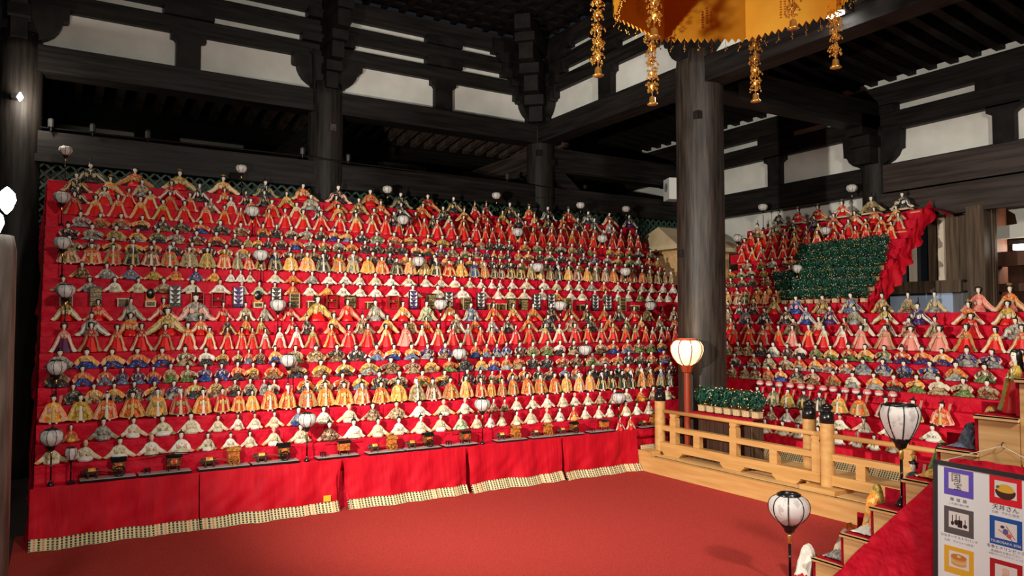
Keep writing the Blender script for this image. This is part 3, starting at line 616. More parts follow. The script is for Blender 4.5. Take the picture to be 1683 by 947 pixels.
        for s in (-1, 1):
            sp = .068 + j(.014); zz = .040 + j(.012)
            sleeve(m, [(V((s*.020, 0, .090)), V((s*.002, 0, .009)), V((0, .012, 0))), (V((s*.036, -.006, .074)), V((s*.007, 0, .012)), V((0, .013, 0))), (V((s*.052, -.008, zz + .018)), V((s*.008, 0, .014)), V((0, .012, 0))), (V((s*sp, -.010, zz + .004)), V((s*.008, 0, .014)), V((0, .010, 0))), (V((s*(sp + .010), -.010, zz - .006)), V((s*.007, 0, .011)), V((0, .009, 0)))], 10, R)
            sleeve(m, [(V((s*.042, -.010, .068)), V((0, 0, .014)), V((.005, .009, 0))), (V((s*.030, -.030, .066)), V((0, 0, .014)), V((.006, .006, 0))), (V((s*.016, -.038, .072)), V((0, 0, .010)), V((.005, .004, 0)))], 8, R)
        P['robe'] = m; P['_hands'] = [(s*.011, -.041, .075, s*.6) for s in (-1, 1)]; P['collar'] = collar_mesh(.099, .015, .024)
        P['_head'] = (j(.003), -.006, H); P['_hair'] = 'bob'; it = MB()
        q = seed % 3
        if q == 0: it.tube([(-.040, -.046, .070), (.014, -.047, .086)], .0022, 6); P['_item'] = ('flute', it)
        elif q == 1: it.lathe([(.013, -.010), (.006, 0), (.013, .010)], (.012, -.046, .050), 10); P['_item'] = ('hand_drum', it)
        else: it.lathe([(.018, 0), (.021, .004), (.021, .016), (.018, .020)], (0, -.050, .006), 12); P['_item'] = ('drum', it)
        if seed % 2: P['_hat'] = 'eboshi'; P['_hair'] = 'knot'
    elif kind == 'minister':
        H = .182; m = MB(); body(m, [(.010, .052, .038, 0), (.020, .057, .041, 0), (.045, .050, .037, 0), (.080, .039, .031, 0), (.112, .030, .025, 0), (.136, .028, .020, 0), (.148, .019, .014, 0), (.154, .009, .009, 0)], 18, .04, R, ms=[1, 0, 0, 0, 0, 0, 0])
        for s in (-1, 1):
            sp = .070 + j(.010)
            sleeve(m, [(V((s*.021, 0, .138)), V((s*.002, 0, .011)), V((0, .014, 0))), (V((s*.038, -.006, .116)), V((s*.010, 0, .016)), V((0, .018, 0))), (V((s*.051, -.014, .088)), V((s*.014, 0, .014)), V((0, .019, 0))), (V((s*(sp - .008), -.018, .056)), V((s*.017, 0, .009)), V((0, .018, 0))), (V((s*sp, -.018, .028)), V((s*.018, 0, .006)), V((0, .016, 0))), (V((s*(sp + .003), -.018, .016)), V((s*.017, 0, .004)), V((0, .014, 0)))], 10, R)
            sleeve(m, [(V((s*.038, -.016, .104)), V((0, 0, .016)), V((.006, .010, 0))), (V((s*.032, -.034, .094)), V((0, 0, .018)), V((.007, .007, 0))), (V((s*.016, -.040, .096)), V((0, 0, .013)), V((.005, .004, 0)))], 8, R)
        P['robe'] = m; m = MB(); m.loft([ring((0, -.030, .118), (.010, 0, 0), (0, .004, 0), 8), ring((0, -.036, .095), (.011, 0, 0), (0, .006, 0), 8), ring((0, -.042, .050), (.013, 0, 0), (0, .006, 0), 8), ring((0, -.044, .014), (.015, 0, 0), (0, .005, 0), 8)]); P['sash'] = m
        P['_feet'] = [(-.022, -.034), (.022, -.034)]
        P['_hands'] = [(s*.011, -.043, .098, s*.6) for s in (-1, 1)]; P['_head'] = (0, -.004, H); P['_hair'] = 'knot'; P['_hat'] = 'guard'
        it = MB()
        for q in range(4): it.tube([(.030 + q*.004, .022, .10), (.044 + q*.006, .026, .196)], .0013, 5)
        P['_item'] = ('arrow_bundle', it)
        if seed % 2:
            b = MB(); b.loft([ring((0, -.018, -.012), (.007, 0, 0), (0, .004, 0), 8), ring((0, -.024, -.026), (.008, 0, 0), (0, .004, 0), 8), ring((0, -.027, -.046), (.006, 0, 0), (0, .003, 0), 8), ring((0, -.027, -.060), (.002, 0, 0), (0, .001, 0), 8)]); P['_beard'] = b
    else:  # footman: sits cross-legged, loose white robe, sleeves trailing to the sides
        H = .112; m = MB(); body(m, [(0, .050, .036, -.008), (.010, .056, .040, -.010), (.022, .050, .037, -.009), (.034, .034, .027, -.004), (.044, .024, .020, 0)], 16, .07, R); P['hakama'] = m
        m = MB(); body(m, [(.026, .028, .024, 0), (.046, .032, .025, 0), (.066, .031, .021, 0), (.080, .021, .014, 0), (.086, .009, .009, 0)], 14, .06, R)
        for s in (-1, 1):
            sp = .096 + j(.020)
            sleeve(m, [(V((s*.020, 0, .074)), V((s*.002, 0, .009)), V((0, .012, 0))), (V((s*.035, -.008, .056)), V((s*.008, 0, .011)), V((0, .012, 0))), (V((s*.052, -.012, .037)), V((s*.010, 0, .010)), V((0, .012, 0))), (V((s*(sp - .020), -.014, .020)), V((s*.010, 0, .007)), V((0, .011, 0))), (V((s*(sp + .004), -.014, .007)), V((s*.010, 0, .004)), V((0, .009, 0)))], 10, R)
            sleeve(m, [(V((s*.040, -.010, .054)), V((0, 0, .013)), V((.005, .009, 0))), (V((s*.028, -.030, .044)), V((0, 0, .012)), V((.006, .006, 0))), (V((s*.014, -.038, .044)), V((0, 0, .008)), V((.005, .004, 0)))], 8, R)
        P['robe'] = m; P['_hands'] = [(s*.009, -.041, .046, s*.6) for s in (-1, 1)]; P['collar'] = collar_mesh(.084, .015, .024)
        P['_head'] = (j(.004), -.006, H); P['_hair'] = 'knot' if seed % 3 else 'bob'
        if seed % 3 == 0: P['_item'] = ('staff', MB().tube([(.030, -.040, .006), (.020, -.036, .135)], .0018, 6))
    for k in list(P):
        if isinstance(P[k], MB): P[k] = P[k].mesh(k.strip('_'), k == '_beard')
    if '_item' in P: P['_item'] = (P['_item'][0], P['_item'][1].mesh(P['_item'][0], True))
    return P
NVAR = 4
KINDS = {'L': 'lady', 'E': 'empress', 'M': 'emperor', 'U': 'musician', 'S': 'minister', 'F': 'footman'}
PROTO = {k: [proto(v, 100*i + q) for q in range(NVAR)] for i, (k, v) in enumerate(KINDS.items())}
SHOE = MB().lathe([(.002, 0), (.010, .001), (.011, .006), (.006, .011), (.001, .012)], (0, 0, 0), 10, 0, .8, 1.3).mesh('shoe', True)
NAME = {'L': 'court_lady_doll', 'E': 'empress_doll', 'M': 'emperor_doll', 'U': 'musician_doll', 'S': 'minister_doll', 'F': 'footman_doll'}
CW = {'r': 'red', 'o': 'orange', 'y': 'gold', 'g': 'green', 'b': 'blue', 'v': 'violet', 'k': 'black', 'n': 'brown', 'w': 'cream', 's': 'silver-grey', 'p': 'pink', 't': 'pale green', 'B': 'plain black', 'c': 'slate'}
ORD = 'lowest second third fourth fifth sixth seventh eighth ninth tenth eleventh twelfth thirteenth fourteenth fifteenth sixteenth seventeenth eighteenth nineteenth twentieth topmost'.split()
KW = {'L': 'court lady doll', 'E': 'empress doll', 'M': 'emperor doll', 'U': 'musician doll', 'S': 'minister doll', 'F': 'footman doll'}
SKW = {}
def ordw(n):
    small = 'zeroth first second third fourth fifth sixth seventh eighth ninth tenth eleventh twelfth thirteenth fourteenth fifteenth sixteenth seventeenth eighteenth nineteenth'.split()
    tens = {2: 'twent', 3: 'thirt', 4: 'fort', 5: 'fift'}
    if n < 20: return small[n]
    return tens[n // 10] + ('ieth' if n % 10 == 0 else 'y-' + small[n % 10])
def doll(kind, colour, loc, rz=0.0, scale=1.0, where='', group=None, label=None, skirt=None, wide=1.0, tilt=0.0, rot=None, var=None):
    P = PROTO[kind][random.randrange(NVAR) if var is None else var]
    fab = random.choice(FAB[colour]); trim = random.choice(TRIM if kind != 'S' else TRIM[2:])
    if kind == 'L': sk = skirt or 'r'; skm = {'r': HAK, 'v': HAKP, 'p': HAKK}.get(sk) or FAB[sk][0]
    elif kind == 'E': sk = skirt or 'r'; skm = HAK if sk == 'r' else random.choice(FAB[sk])
    elif kind == 'F': sk = skirt or colour; skm = random.choice(FAB[sk])
    elif kind == 'U': sk = skirt or random.choice({'o': 'bsknng', 'k': 'knk', 'n': 'nkg'}.get(colour, 'nks')); skm = random.choice(FAB[sk])
    else: sk = skirt or colour; skm = random.choice(FAB[sk])
    lab = label or f"{CW[colour]}-robed {KW[kind]}" + ' ' + where
    d = thing(NAME[kind], lab, 'doll', loc, rz, group, (scale*wide, scale, scale), rot)
    obj('robe', P['robe'], [fab, trim], d)
    if 'hakama' in P: obj('hakama', P['hakama'], skm, d)
    if 'sash' in P: obj('sash', P['sash'], TRIM[random.choice((0, 1, 3))], d)
    for x, y in P.get('_feet', ()): obj('shoe', SHOE, MWHT, d, (x, y, 0))
    if 'collar' in P: obj('collar', P['collar'], TRIM[random.choice((0, 1, 1, 2))], d)
    hx, hy, hz = P['_head']; hr = (random.uniform(-.08, .15), 0, random.uniform(-.25, .25))
    face = MFACE2 if (kind == 'F' and random.random() < .22) else MFACE
    old = '_beard' in P
    h = obj('head', HEAD, face, d, (hx, hy, hz), hr)
    if not (face is MFACE2 and random.random() < .5): obj('hair', HAIR[P['_hair']], MWB if old and random.random() < .5 else MHAIR, d, (hx, hy, hz), hr)
    if old: obj('beard', P['_beard'], MWB, d, (hx, hy, hz), hr)
    if '_hat' in P and (kind != 'E' or random.random() < .7): obj('headdress', HAT[P['_hat']], MGOLD if P['_hat'] == 'crown' else MHAIR, d, (hx, hy, hz), hr)
    for x, y, z, a in P['_hands']: obj('hand', HAND, MSKIN, d, (x, y, z), (.1, 0, a))
    if '_item' in P and random.random() < .85:
        n_, me = P['_item']; obj(n_, me, {'fan': TRIM[0], 'sceptre': TRIM[0], 'drum': MRLQ, 'hand_drum': MRLQ, 'flute': MBLK, 'arrow_bundle': TRIM[0], 'staff': MBLK}[n_], d)
    return d
LT = [  # paper lanterns: image column, image row of the shade's middle, step
 (108, 248, 20), (397, 278, 20), (637, 312, 20), (816, 322, 20), (954, 338, 20), (1029, 344, 20),
 (102, 325, 16), (415, 348, 16), (663, 362, 16), (851, 382, 16), (990, 393, 16),
 (103, 400, 12), (429, 420, 12), (688, 430, 12), (884, 440, 12), (1028, 447, 12),
 (108, 479, 8), (457, 502, 8), (724, 501, 8), (921, 503, 8), (1070, 503, 8),
 (93, 605, 4), (474, 593, 4), (755, 582, 4), (962, 576, 4),
 (85, 720, 0), (505, 691, 0), (793, 666, 0), (1017, 661, 1)]
RLT = ((1400, 310, 20), (1254, 341, 20), (1212, 392, 17), (1357, 380, 17), (1310, 447, 13))
TREES = ((11, 1290, 1420), (12, 1282, 1432), (13, 1278, 1440), (14, 1312, 1448), (15, 1318, 1452), (16, 1322, 1455))
def relax(xs, obst, lo, hi, dmin=.092):
    """nudge the positions of a row apart so that neighbours, poles and planters do not stand inside each other"""
    o = sorted(range(len(xs)), key=lambda i: xs[i]); v = [xs[i] for i in o]
    for _ in range(3): v = [v[0]] + [v[i]*.6 + .2*(v[i-1] + v[i+1]) for i in range(1, len(v) - 1)] + [v[-1]] if len(v) > 2 else v
    for _ in range(120):
        for i in range(len(v) - 1):
            d = v[i+1] - v[i]
            if d < dmin: v[i] -= (dmin - d)/2; v[i+1] += (dmin - d)/2
        for q, w_ in obst:
            for i in range(len(v)):
                if abs(v[i] - q) < w_: v[i] += (w_ - abs(v[i] - q))*(1 if v[i] >= q else -1)*.7
        v = [min(hi, max(lo, x)) for x in v]
    out = list(xs)
    for i, x in zip(o, v): out[i] = x
    return out
def fit(kd, sc, g):
    """variant, scale and breadth of a doll that has the room g"""
    var = random.randrange(NVAR); P = PROTO[kd][var]
    hw = max(abs(v.co.x) for n_ in ('robe', 'hakama') if n_ in P for v in P[n_].vertices); q_ = 1.0 if kd in 'EM' else 1.08; wd = min(1.08, q_*g/(2*hw*sc))
    if wd < .70: f = max(.84, wd/.70); sc *= f; wd = max(.56, q_*g/(2*hw*sc))
    return var, sc, min(wd, 1.08)
# rows read off the photograph: crop tag, then image column in that crop + robe colour
CROP = {'A': (0, 3.945), 'B': (400, 3.945), 'C': (800, 3.945), 'D': (1180, 3.345), 'E': (0, 3.548), 'F': (400, 3.548), 'G': (800, 3.084)}
def parse(txt):
    out = []; ox, s = CROP['A']
    for t in txt.split():
        if t in CROP: ox, s = CROP[t]; continue
        out.append((ox + int(t[:-1])/s, t[-1]))
    return out
ROWS_L = {
 20: ('D', 'A 565k 835o 1150y 1420o B 150k 385o 597k 830o 1015k 1200r 1357k 1530o C 40r 125k 275o 397k 510r 670k 790o 920v'),
 19: ('D', 'A 475k 705o 908s 1105r 1270k 1465o 1620k B 70k 265o 425s 600r 750n 880o 1015k 1160o 1290k 1425o 1555r C 110y 210k 305o 400k 490o 585k 695k 800s'),
 18: ('L', 'A 485k 670w 830r 965o 1080o 1210o 1355n 1500w 1610o B 120o 375w 490k 615o 715n 830o 945k 1145r 1240k 1310w 1445o 1525o 1600r C 25r 165r 260r 325r 415o 520o 580r 635o 705o 755n 820r 880r 930o 975r'),
 17: ('L', 'A 465r 590o 745o 900o 1040y 1185o 1325p 1460o 1570o B 40r 150o 255r 375y 500r 615o 735o 830y 930r 1000n 1075r 1165r 1255r 1345r 1435r 1510r 1590r C 10r 95r 160r 235o 300r 355r 420r 475r 545y 625r 695o 745r 810r 870r 935r 985r'),
 16: ('U', 'A 510s 625o 770o 910o 1060k 1155k 1285o 1420k 1550n B 115o 210k 300n 405s 505n 590o 655o 755k 860g 960o 1095o 1195o 1290y 1390k 1465n 1540o 1620k C 45k 130n 260o 335n 400k 490s 550n 615k 665n 720o 800y 865o 920o 975s 1060n'),
 15: ('U', 'A 430k 580s 755y 880o 1015g 1145s 1250k 1405o 1530k 1640y B 65o 150k 230n 335o 430s 515o 615s 695o 790k 860k 945k 1035k 1110o 1200o 1275v 1350n 1435n 1515v 1585v 1640o C 70o 125k 205o 270o 340k 410n 485k 550n 620k 700v 780s 860y 930n 985w 1045o 1115y'),
 14: ('U', 'A 440n 585n 730y 855o 980o 1130k 1245o 1345k 1460y 1565o B 100n 205o 295n 375n 460n 520k 595k 700n 835n 955k 1065o 1140n 1230k 1325o 1390k 1460o 1550o 1640n C 60k 140k 225o 300k 375k 460k 535n 600o 665k 715n 765o 835o 900k 945o 1005k 1060o 1115o 1180n'),
 13: ('S', 'A 435n 590o 740r 855k 965n 1090o 1220n 1345y 1455o 1565n B 10o 100n 190k 305o 405o 515k 615o 710s 800o 890o 995k 1080o 1165o 1240k 1335r 1410o 1490b 1575o 1640k C 75k 150k 215k 290n 345o 400n 465k 525o 590n 655o 700n 765n 820o 885n 950o 1010o 1060n 1100n 1150n 1215n'),
 12: ('F', 'A 525n 685s 840b 1000y 1140o 1275b 1380o 1505w 1615w B 40w 205w 325o 435s 565w 660w 740w 855w 950w 1055w 1200w 1265w 1375w 1470w 1545w 1630w C 55w 150w 235w 390w 465w 525w 590w 670s 760o 840w 940w 1005w 1070w 1135w 1210w'),
 11: ('F', 'A 405n 580s 760w 880w 1010n 1285w 1400w 1640w B 65t 200w 315o 430w 545o 640w 755w 855w 965w 1060w 1240w 1430w 1630w C 45w 140w 210w 380w 465o 535w 620w 700w 770w 840w 925w 985g 1060w 1110w 1180w 1235w'),
 9: ('D', 'A 430y 620r 845s 1060r 1270s 1475r 1640n B 65s 295r 475y 670r 855s 1045o 1190t 1335o 1465b 1630r C 170y 300o 410k 540o 645k 770o 850k 955r 1035n 1140r 1215n'),
 8: ('D', 'A 595s 860o 1075y 1325o 1530k B 15o 120y 240r 360k 600o 775n 945o 1090n 1215o 1370n 1550o C 10s 115k 245o 410k 555n 670k 795o 905g 1015o 1130n 1215o'),
 7: ('L', 'A 420p 595r 770o 920r 1070r 1230o 1365o 1495o 1605o B 30o 130w 240w 340w 440y 575o 685r 795r 920o 1065p 1160w 1265y 1355r 1455s 1565o C 10o 90r 185r 260o 380y 470w 570r 660r 735n 815o 905o 960n 1030o 1075w 1130w 1175r 1215o'),
 6: ('U', 'A 395s 570o 740o 890o 1065o 1215n 1355w 1455y 1565y 1640o B 70n 185o 345n 470n 605k 735k 865o 980o 1095o 1185v 1305v 1420n 1500o 1610o C 35b 120b 205k 295n 395n 470w 560k 645k 725n 820o 910o 985n 1060n 1130o'),
 5: ('U', 'A 380n 560o 710o 820v 895v 1000o 1100n 1235n 1335v 1440v 1580o B 15o 185o 345n 500y 660y 810y 965n 1105n 1225o 1340o 1435k 1550o 1640o C 100o 205o 295k 390k 485o 590n 680n 755o 845o 925k 990n 1060o 1140o'),
 4: ('U', 'A 490k 625o 750o 885k 1010o 1130v 1270y 1410y 1580n B 5n 160s 290w 395o 540o 640o 750o 875k 1010n 1145o 1310y 1470k 1550k 1635n C 60o 150o 245o 330k 410n 505b 580o 680B 780B 850B 915o 980n 1045n 1110o 1190k'),
 3: ('S', 'A 365o 535y 705o 880o 1035o 1180r 1330o 1465r 1590o B 20o 175o 295o 420o 540o 650o 770o 895o 1010o 1120n 1225n 1345o 1445o 1545r 1635o C 65o 160o 260o 345o 435o 515o 595o 665o 735B 810B 870B 925B 1000o 1060o 1120s 1180s'),
 2: ('F', 'E 240w 440o 620s 790w 960w 1130w 1300w 1440w B 40w 185w 365b 525w 690w 850n 990n 1140w 1290w 1450w 1600w C 30n 105n 175w 290w 395w 490w 575w 640w 720n 820w 905w 985o 1070n 1160w'),
 1: ('F', 'E 305w 525w 720w 900w 1075w 1240w 1390w F 5w 165w 340w 515n 660w 790w 905w 1035w 1150w 1270t 1390w C 20w 80w 180w 285w 395w 465w 565o 630w 710w 800w 900w 970w 1040w'),
}
SC_L = {20: 1.18, 19: 1.12, 18: .98, 17: 1.12, 16: 1.05, 15: 1.0, 14: 1.0, 13: 1.04, 12: 1.08, 11: 1.08, 9: 1.18, 8: 1.18, 7: 1.15, 6: 1.12, 5: 1.08, 4: 1.10, 3: 1.10, 2: 1.20, 1: 1.22}
for k, (t, txt) in ROWS_L.items():
    row = parse(txt); yk = ly(k) + .058
    xs = relax([px_x(q[0], yk) for q in row], [(px_x(q[0], ly(k) + .022), .15 if t == 'D' else .105) for q in LT if q[2] == k], LX0 + .105, l_end(k) - .06, .135 if t == 'D' else .092)
    for i, (px, c) in enumerate(row):
        x = xs[i]; g = min([abs(x - q) for j, q in enumerate(xs) if abs(j - i) == 1] or [.2])
        kd = t if t != 'D' else ('E' if c in 'roypw' else 'M')
        if k == 18 and c in 'kn': kd = 'M'
        big = (k, int(px)) in ((8, 272), (9, 321), (9, 520))
        var, sc, wd = fit(kd, SC_L[k]*random.uniform(.94, 1.06), g*(1.25 if big else 1.0))
        if big: sc *= 1.2
        sk = {7: {'p': 'v'}.get(c), 6: {'o': 'b'}.get(c), 5: {'o': 'b', 'v': 'b'}.get(c) if px < 400 else None}.get(k)
        if k == 7 and c == 'p' and px > 300: sk = 'p'
        doll(kd, c, (x, yk + (.009 if i % 2 else -.009), lz(k) + .001), random.uniform(-.09, .09), sc, f"{ordw(len(row) - i)} from the pillar on the {ORD[k]} step of the long stand", f"dolls on the {ORD[k]} step of the long stand", None, sk, wd, var=var)
ROWS_R = {
 20: ('D', 'D 345k 450r 545r 680r 875n 1025k'),
 19: ('D', 'D 225n 325n 420k 540v 655o 760o 875o 990o'),
 18: ('L', 'D 190r 250o 310o 380r 430o 490o 555o 640o 730n 825o 910o 1000n'),
 17: ('L', 'D 150r 240o 300r 370r 430o 490r 555o 630o 700r 765r 825r 895r 965o'),
 16: ('L', 'D 70r 140o 195o 240n 305o 375o 425o'),
 15: ('U', 'D 80o 170n 245o 310w 380o 430o'),
 14: ('U', 'D 75o 130n 180n 245o 325o 400o'),
 13: ('U', 'D 75k 130n 190n 270n 330n'),
 12: ('F', 'D 50o 100o 160o 225o 285o'),
 11: ('S', 'D 60o 115n 155k 205o 270o 320o'),
 10: ('D', 'D 60n 95k 190k 305y 435b 560n 720b 960n 1040n 1190s'),
 9: ('D', 'D 60n 130b 265k 380k 490b 600v 750s 905y 1100v'),
 8: ('D', 'D 75r 145r 255o 405n 590w 700o 820w 920n 1050n 1190n'),
 7: ('L', 'D 90r 155r 265o 330o 410p 495o 585w 670w 780p 910p 1060p 1220p 1365o 1530o 1670o'),
 6: ('U', 'D 55n 105k 160n 235k 305w 380k 450w 530g 615o 720o 810o 905g 1015o 1120o 1215o 1350v 1510v 1660o'),
 5: ('U', 'D 95n 205o 285s 370s 450o 530o 605o 695o 795b 890b 1020b 1150b 1310o 1455n'),
 4: ('U', 'D 80n 145n 205n 265o 340o 425k 515n 625o 735w 860o 960o 1085o 1205w 1335n 1475n'),
 2: ('S', 'D 215k 300g 390y 455k 545k 660o 765o 880k 1110k 1215o'),
 1: ('F', 'D 290n 370w 450w 540w 665w 785w 895w 1165w'),
 0: ('F', 'D 255w 350w 430w 520w 665w 755w 850w 960w 1030w'),
}
SC_R = {20: 1.15, 19: 1.15, 18: 1.0, 17: 1.1, 16: 1.0, 15: 1.0, 14: 1.0, 13: 1.0, 12: .95, 11: .95, 10: 1.25, 9: 1.2, 8: 1.2, 7: 1.25, 6: 1.18, 5: 1.15, 4: 1.15, 2: 1.05, 1: 1.15, 0: 1.1}
for k, (t, txt) in ROWS_R.items():
    xk = rx(k) + .058; row = [q for q in parse(txt) if px_y(q[0], xk) <= r_far(k) - .05]
    ob = [(px_y(q[0], rx(k) + .022), .15 if t == 'D' else .13) for q in RLT if q[2] == k]; low = r_near(k) + .08
    for tk, ta, tb_ in TREES:
        if tk == k: low = px_y(ta, xk) + .135
    big_ = {10: (1609, 1661), 9: (1592, 1656), 8: (1595, 1668)}.get(k, ())
    if big_: low = max(low, px_y(big_[0], xk) + .2)
    ys = relax([px_y(q[0], xk) for q in row], ob, low, r_far(k) - .06, .135 if t == 'D' else .092)
    for i, (px, c) in enumerate(row):
        y = ys[i]; g = min([abs(y - q) for j, q in enumerate(ys) if abs(j - i) == 1] or [.2])
        kd = t if t != 'D' else ('E' if c in 'roypw' else 'M')
        var, sc, wd = fit(kd, SC_R[k]*random.uniform(.94, 1.06), g)
        sk = {7: {'p': 'p'}.get(c), 5: {'o': 's'}.get(c), 6: {'o': 'g' if px < 1430 else 'v'}.get(c)}.get(k)
        dais = 0.0
        if k == 20: dais = .036
        doll(kd, c, (xk + (.009 if i % 2 else -.009), y, rz_(k) + .001 + dais), -PI/2 + random.uniform(-.09, .09), sc, f"{ordw(i + 1)} from the pillar on the {ORD[k]} step of the stage stand", f"dolls on the {ORD[k]} step of the stage stand", None, sk, wd, var=var)
        if k == 20:
            b = thing('striped_dais', f"low straw dais with a black base under the {ordw(i + 1)} topmost doll from the pillar", 'dais', (xk, y, rz_(k) + .001), 0, 'dais boards on the topmost step of the stage stand')
            obj('board', MB().box((0, 0, .006), (.13, .235, .012)), MBLK, b); obj('mat', MB().box((0, 0, .023), (.12, .225, .023)), TRIM[0], b)
def bowing_doll(loc, rz, s, cols, label, tall=1.0):
    """doll bent forward in a full kimono, seen from behind: crumpled robe, trailing hem, sash, sleeves and a low head"""
    R = random.Random(label); d = thing('bowing_doll', label, 'doll', loc, rz, None, (s*.53, s, s))
    m = MB(); rr_ = []
    for (y, z, a, b) in ((.075, .012, .050, .010), (.060, .030*tall, .058, .028*tall), (.035, .055*tall, .056, .052*tall), (.005, .068*tall, .048, .064*tall), (-.020, .066*tall, .036, .052*tall), (-.040, .056*tall, .022, .030*tall), (-.050, .052*tall, .010, .012)):
        rr_.append([Vector((a*math.cos(2*PI*j/16)*q, y + R.uniform(-.006, .006), max(.001, z + b*math.sin(2*PI*j/16)*q))) for j in range(16) for q in [1 + R.uniform(-.10, .10)]])
    m.loft(rr_); obj('robe', m, random.choice(FAB[cols[0]]), d)
    m = MB(); m.grid(lambda u, v: ((u - .5)*(.13 + .07*v), .04 + .075*v, .006 + (1 - v)*.05*math.cos((u - .5)*2.6) + .006*nz(u*9, v*6, len(label))), 14, 6); obj('train', m, [TRIM[1], TRIM[1]][0] if cols[1] == 'W' else random.choice(FAB[cols[1]]), d)
    m = MB(); m.loft([[Vector((.052*k_*math.cos(2*PI*j/16), .004 + y, max(.002, .068*tall + .068*tall*k_*math.sin(2*PI*j/16)))) for j in range(16)] for k_, y in ((.98, -.016), (1.03, -.014), (1.03, .014), (.98, .016))]); obj('sash', m, random.choice(FAB[cols[2]]), d)
    for sg in (-1, 1):
        m = MB(); sleeve(m, [(V((sg*.030, -.02, .09*tall)), V((.010, 0, .012)), V((0, .016, 0))), (V((sg*.058, -.014, .06*tall)), V((.012, 0, .020)), V((0, .020, 0))), (V((sg*.074, -.008, .030)), V((.014, 0, .018)), V((0, .024, 0))), (V((sg*.082, -.004, .012)), V((.016, 0, .008)), V((0, .026, 0)))], 10, R)
        obj('sleeve', m, [random.choice(FAB[cols[0]]), random.choice(TRIM)], d); obj('hand', HAND, MSKIN, d, (sg*.03, -.06, .016), (0, 0, 0))
    obj('head', HEAD, MFACE, d, (0, -.066, .060*tall), (.9, 0, 0)); obj('hair', HAIR['bob'], MHAIR, d, (0, -.066, .060*tall), (.9, 0, 0)); return d
# two large crowned empresses and their attendants on the stage stand
for px, k, c, lab in ((1609, 10, 'p', 'large pale pink empress doll with tall gilt crown at the end of the stage stand'), (1661, 10, 'o', 'large orange empress doll with gilt crown beside the planked wall'), (1592, 9, 'o', 'large orange court doll sitting below the crowned pink empress'), (1656, 9, 'y', 'large gold and orange court doll below the crowned orange empress')):
    xk = rx(k) + .06; y = px_y(px, xk)
    doll('E', c, (xk, y, rz_(k) + .001), -PI/2, 1.4 if k == 10 else 1.3, wide=.78, label=lab, group='large court dolls on the stage stand', skirt='p' if k == 10 else 'r')
doll('L', 'r', (6.55 + .127*8 + .05, px_y(1595, rx(8) + .05), rz_(8) + .001), -PI/2, 1.2, label='small red court lady doll between the large court dolls')
doll('M', 's', (rx(8) + .05, px_y(1668, rx(8) + .05), rz_(8) + .001), -PI/2, 1.1, label='silver-grey attendant doll below the large gold court doll')
# dolls that lean among the carts
for px, c in ((1017, 'r'), (1034, 'o')):
    doll('E', c, (px_x(px, LY0 + .05), LY0 + .05, lz(0) + .001), 0, .80, wide=.55, label=f"{CW[c]} patterned doll standing among the ox carts on the lowest step", group='dolls among the ox carts')
# ------------------------------------------------------------------ paper lanterns
def smooth_prof(P_, k=4):
    out = []; Q = [P_[0]] + list(P_) + [P_[-1]]
    for i in range(1, len(Q) - 2):
        for s in range(k):
            t = s/k; a, b, c, d = Q[i-1], Q[i], Q[i+1], Q[i+2]
            out.append(tuple(.5*(2*b[q] + (c[q] - a[q])*t + (2*a[q] - 5*b[q] + 4*c[q] - d[q])*t*t + (3*b[q] - a[q] - 3*c[q] + d[q])*t**3) for q in (0, 1)))
    return out + [P_[-1]]
def lantern_meshes(tulip=False):
    pr = [(.030, -.052), (.046, -.040), (.064, -.018), (.071, .004), (.070, .024), (.060, .042), (.040, .054)]
    if tulip: pr = [(.030, -.052), (.040, -.036), (.054, -.008), (.063, .022), (.064, .042), (.056, .062), (.052, .066)]
    pr = smooth_prof(pr)
    shade = MB().lathe(pr, n=32, lobes=8, amp=-.025, cap=False).mesh('shade', True)
    ribs = MB()
    for j in range(8):
        a = 2*PI*(j)/8 + PI/8
        ribs.tube([(r*1.03*math.cos(a), r*1.03*math.sin(a), z) for r, z in pr], .0022, 5)
    for r, z in (pr[0], pr[-1]): ribs.tube([(r*1.02*math.cos(t), r*1.02*math.sin(t), z) for t in [2*PI*q/20 for q in range(21)]], .0035, 5)
    cap = MB().lathe([(.053, .064), (.055, .068), (.048, .071), (.044, .066)] if tulip else [(.042, .052), (.044, .058), (.034, .063), (.030, .060), (.028, .054)], n=20, cap=False)
    cup = MB().lathe([(.008, -.088), (.017, -.082), (.022, -.068), (.030, -.060), (.031, -.052), (.004, -.050)], n=16)
    return shade, ribs.mesh('ribs', True), cap.mesh('rim', True), cup.mesh('cup', True)
LM = lantern_meshes(); LMT = lantern_meshes(True)
POLE = MB().lathe([(.0052, 0), (.0052, 1.0)], n=8).mesh('pole', True)
BASE = MB().lathe([(.034, 0), (.036, .006), (.028, .012), (.024, .020), (.014, .026), (.009, .034), (.006, .042)], n=16, lobes=6, amp=.06).mesh('base', True)
FER = MB().lathe([(.0065, 0), (.0078, .004), (.0078, .030), (.006, .034)], n=10).mesh('ferrule', True)
def lantern(x, y, z, hgt, s, label, group=None, paperm=MPAP, post=MBLK, LM=LM, bw=.62):
    d = thing('paper_lantern', label, 'lantern', (x, y, z), random.uniform(0, .6), group)
    obj('base', BASE, post, d, (0, 0, .001), scale=(s*bw, s*bw, s))
    obj('pole', POLE, post, d, (0, 0, .02*s), scale=(s, s, hgt - .088*s - .02*s))
    obj('ferrule', FER, MGOLD, d, (0, 0, hgt - .088*s - .036*s), scale=s)
    obj('cup', LM[3], post, d, (0, 0, hgt), scale=s); sh = obj('shade', LM[0], paperm, d, (0, 0, hgt), scale=s)
    obj('ribs', LM[1], post, sh); obj('rim', LM[2], post, d, (0, 0, hgt), scale=s); return d
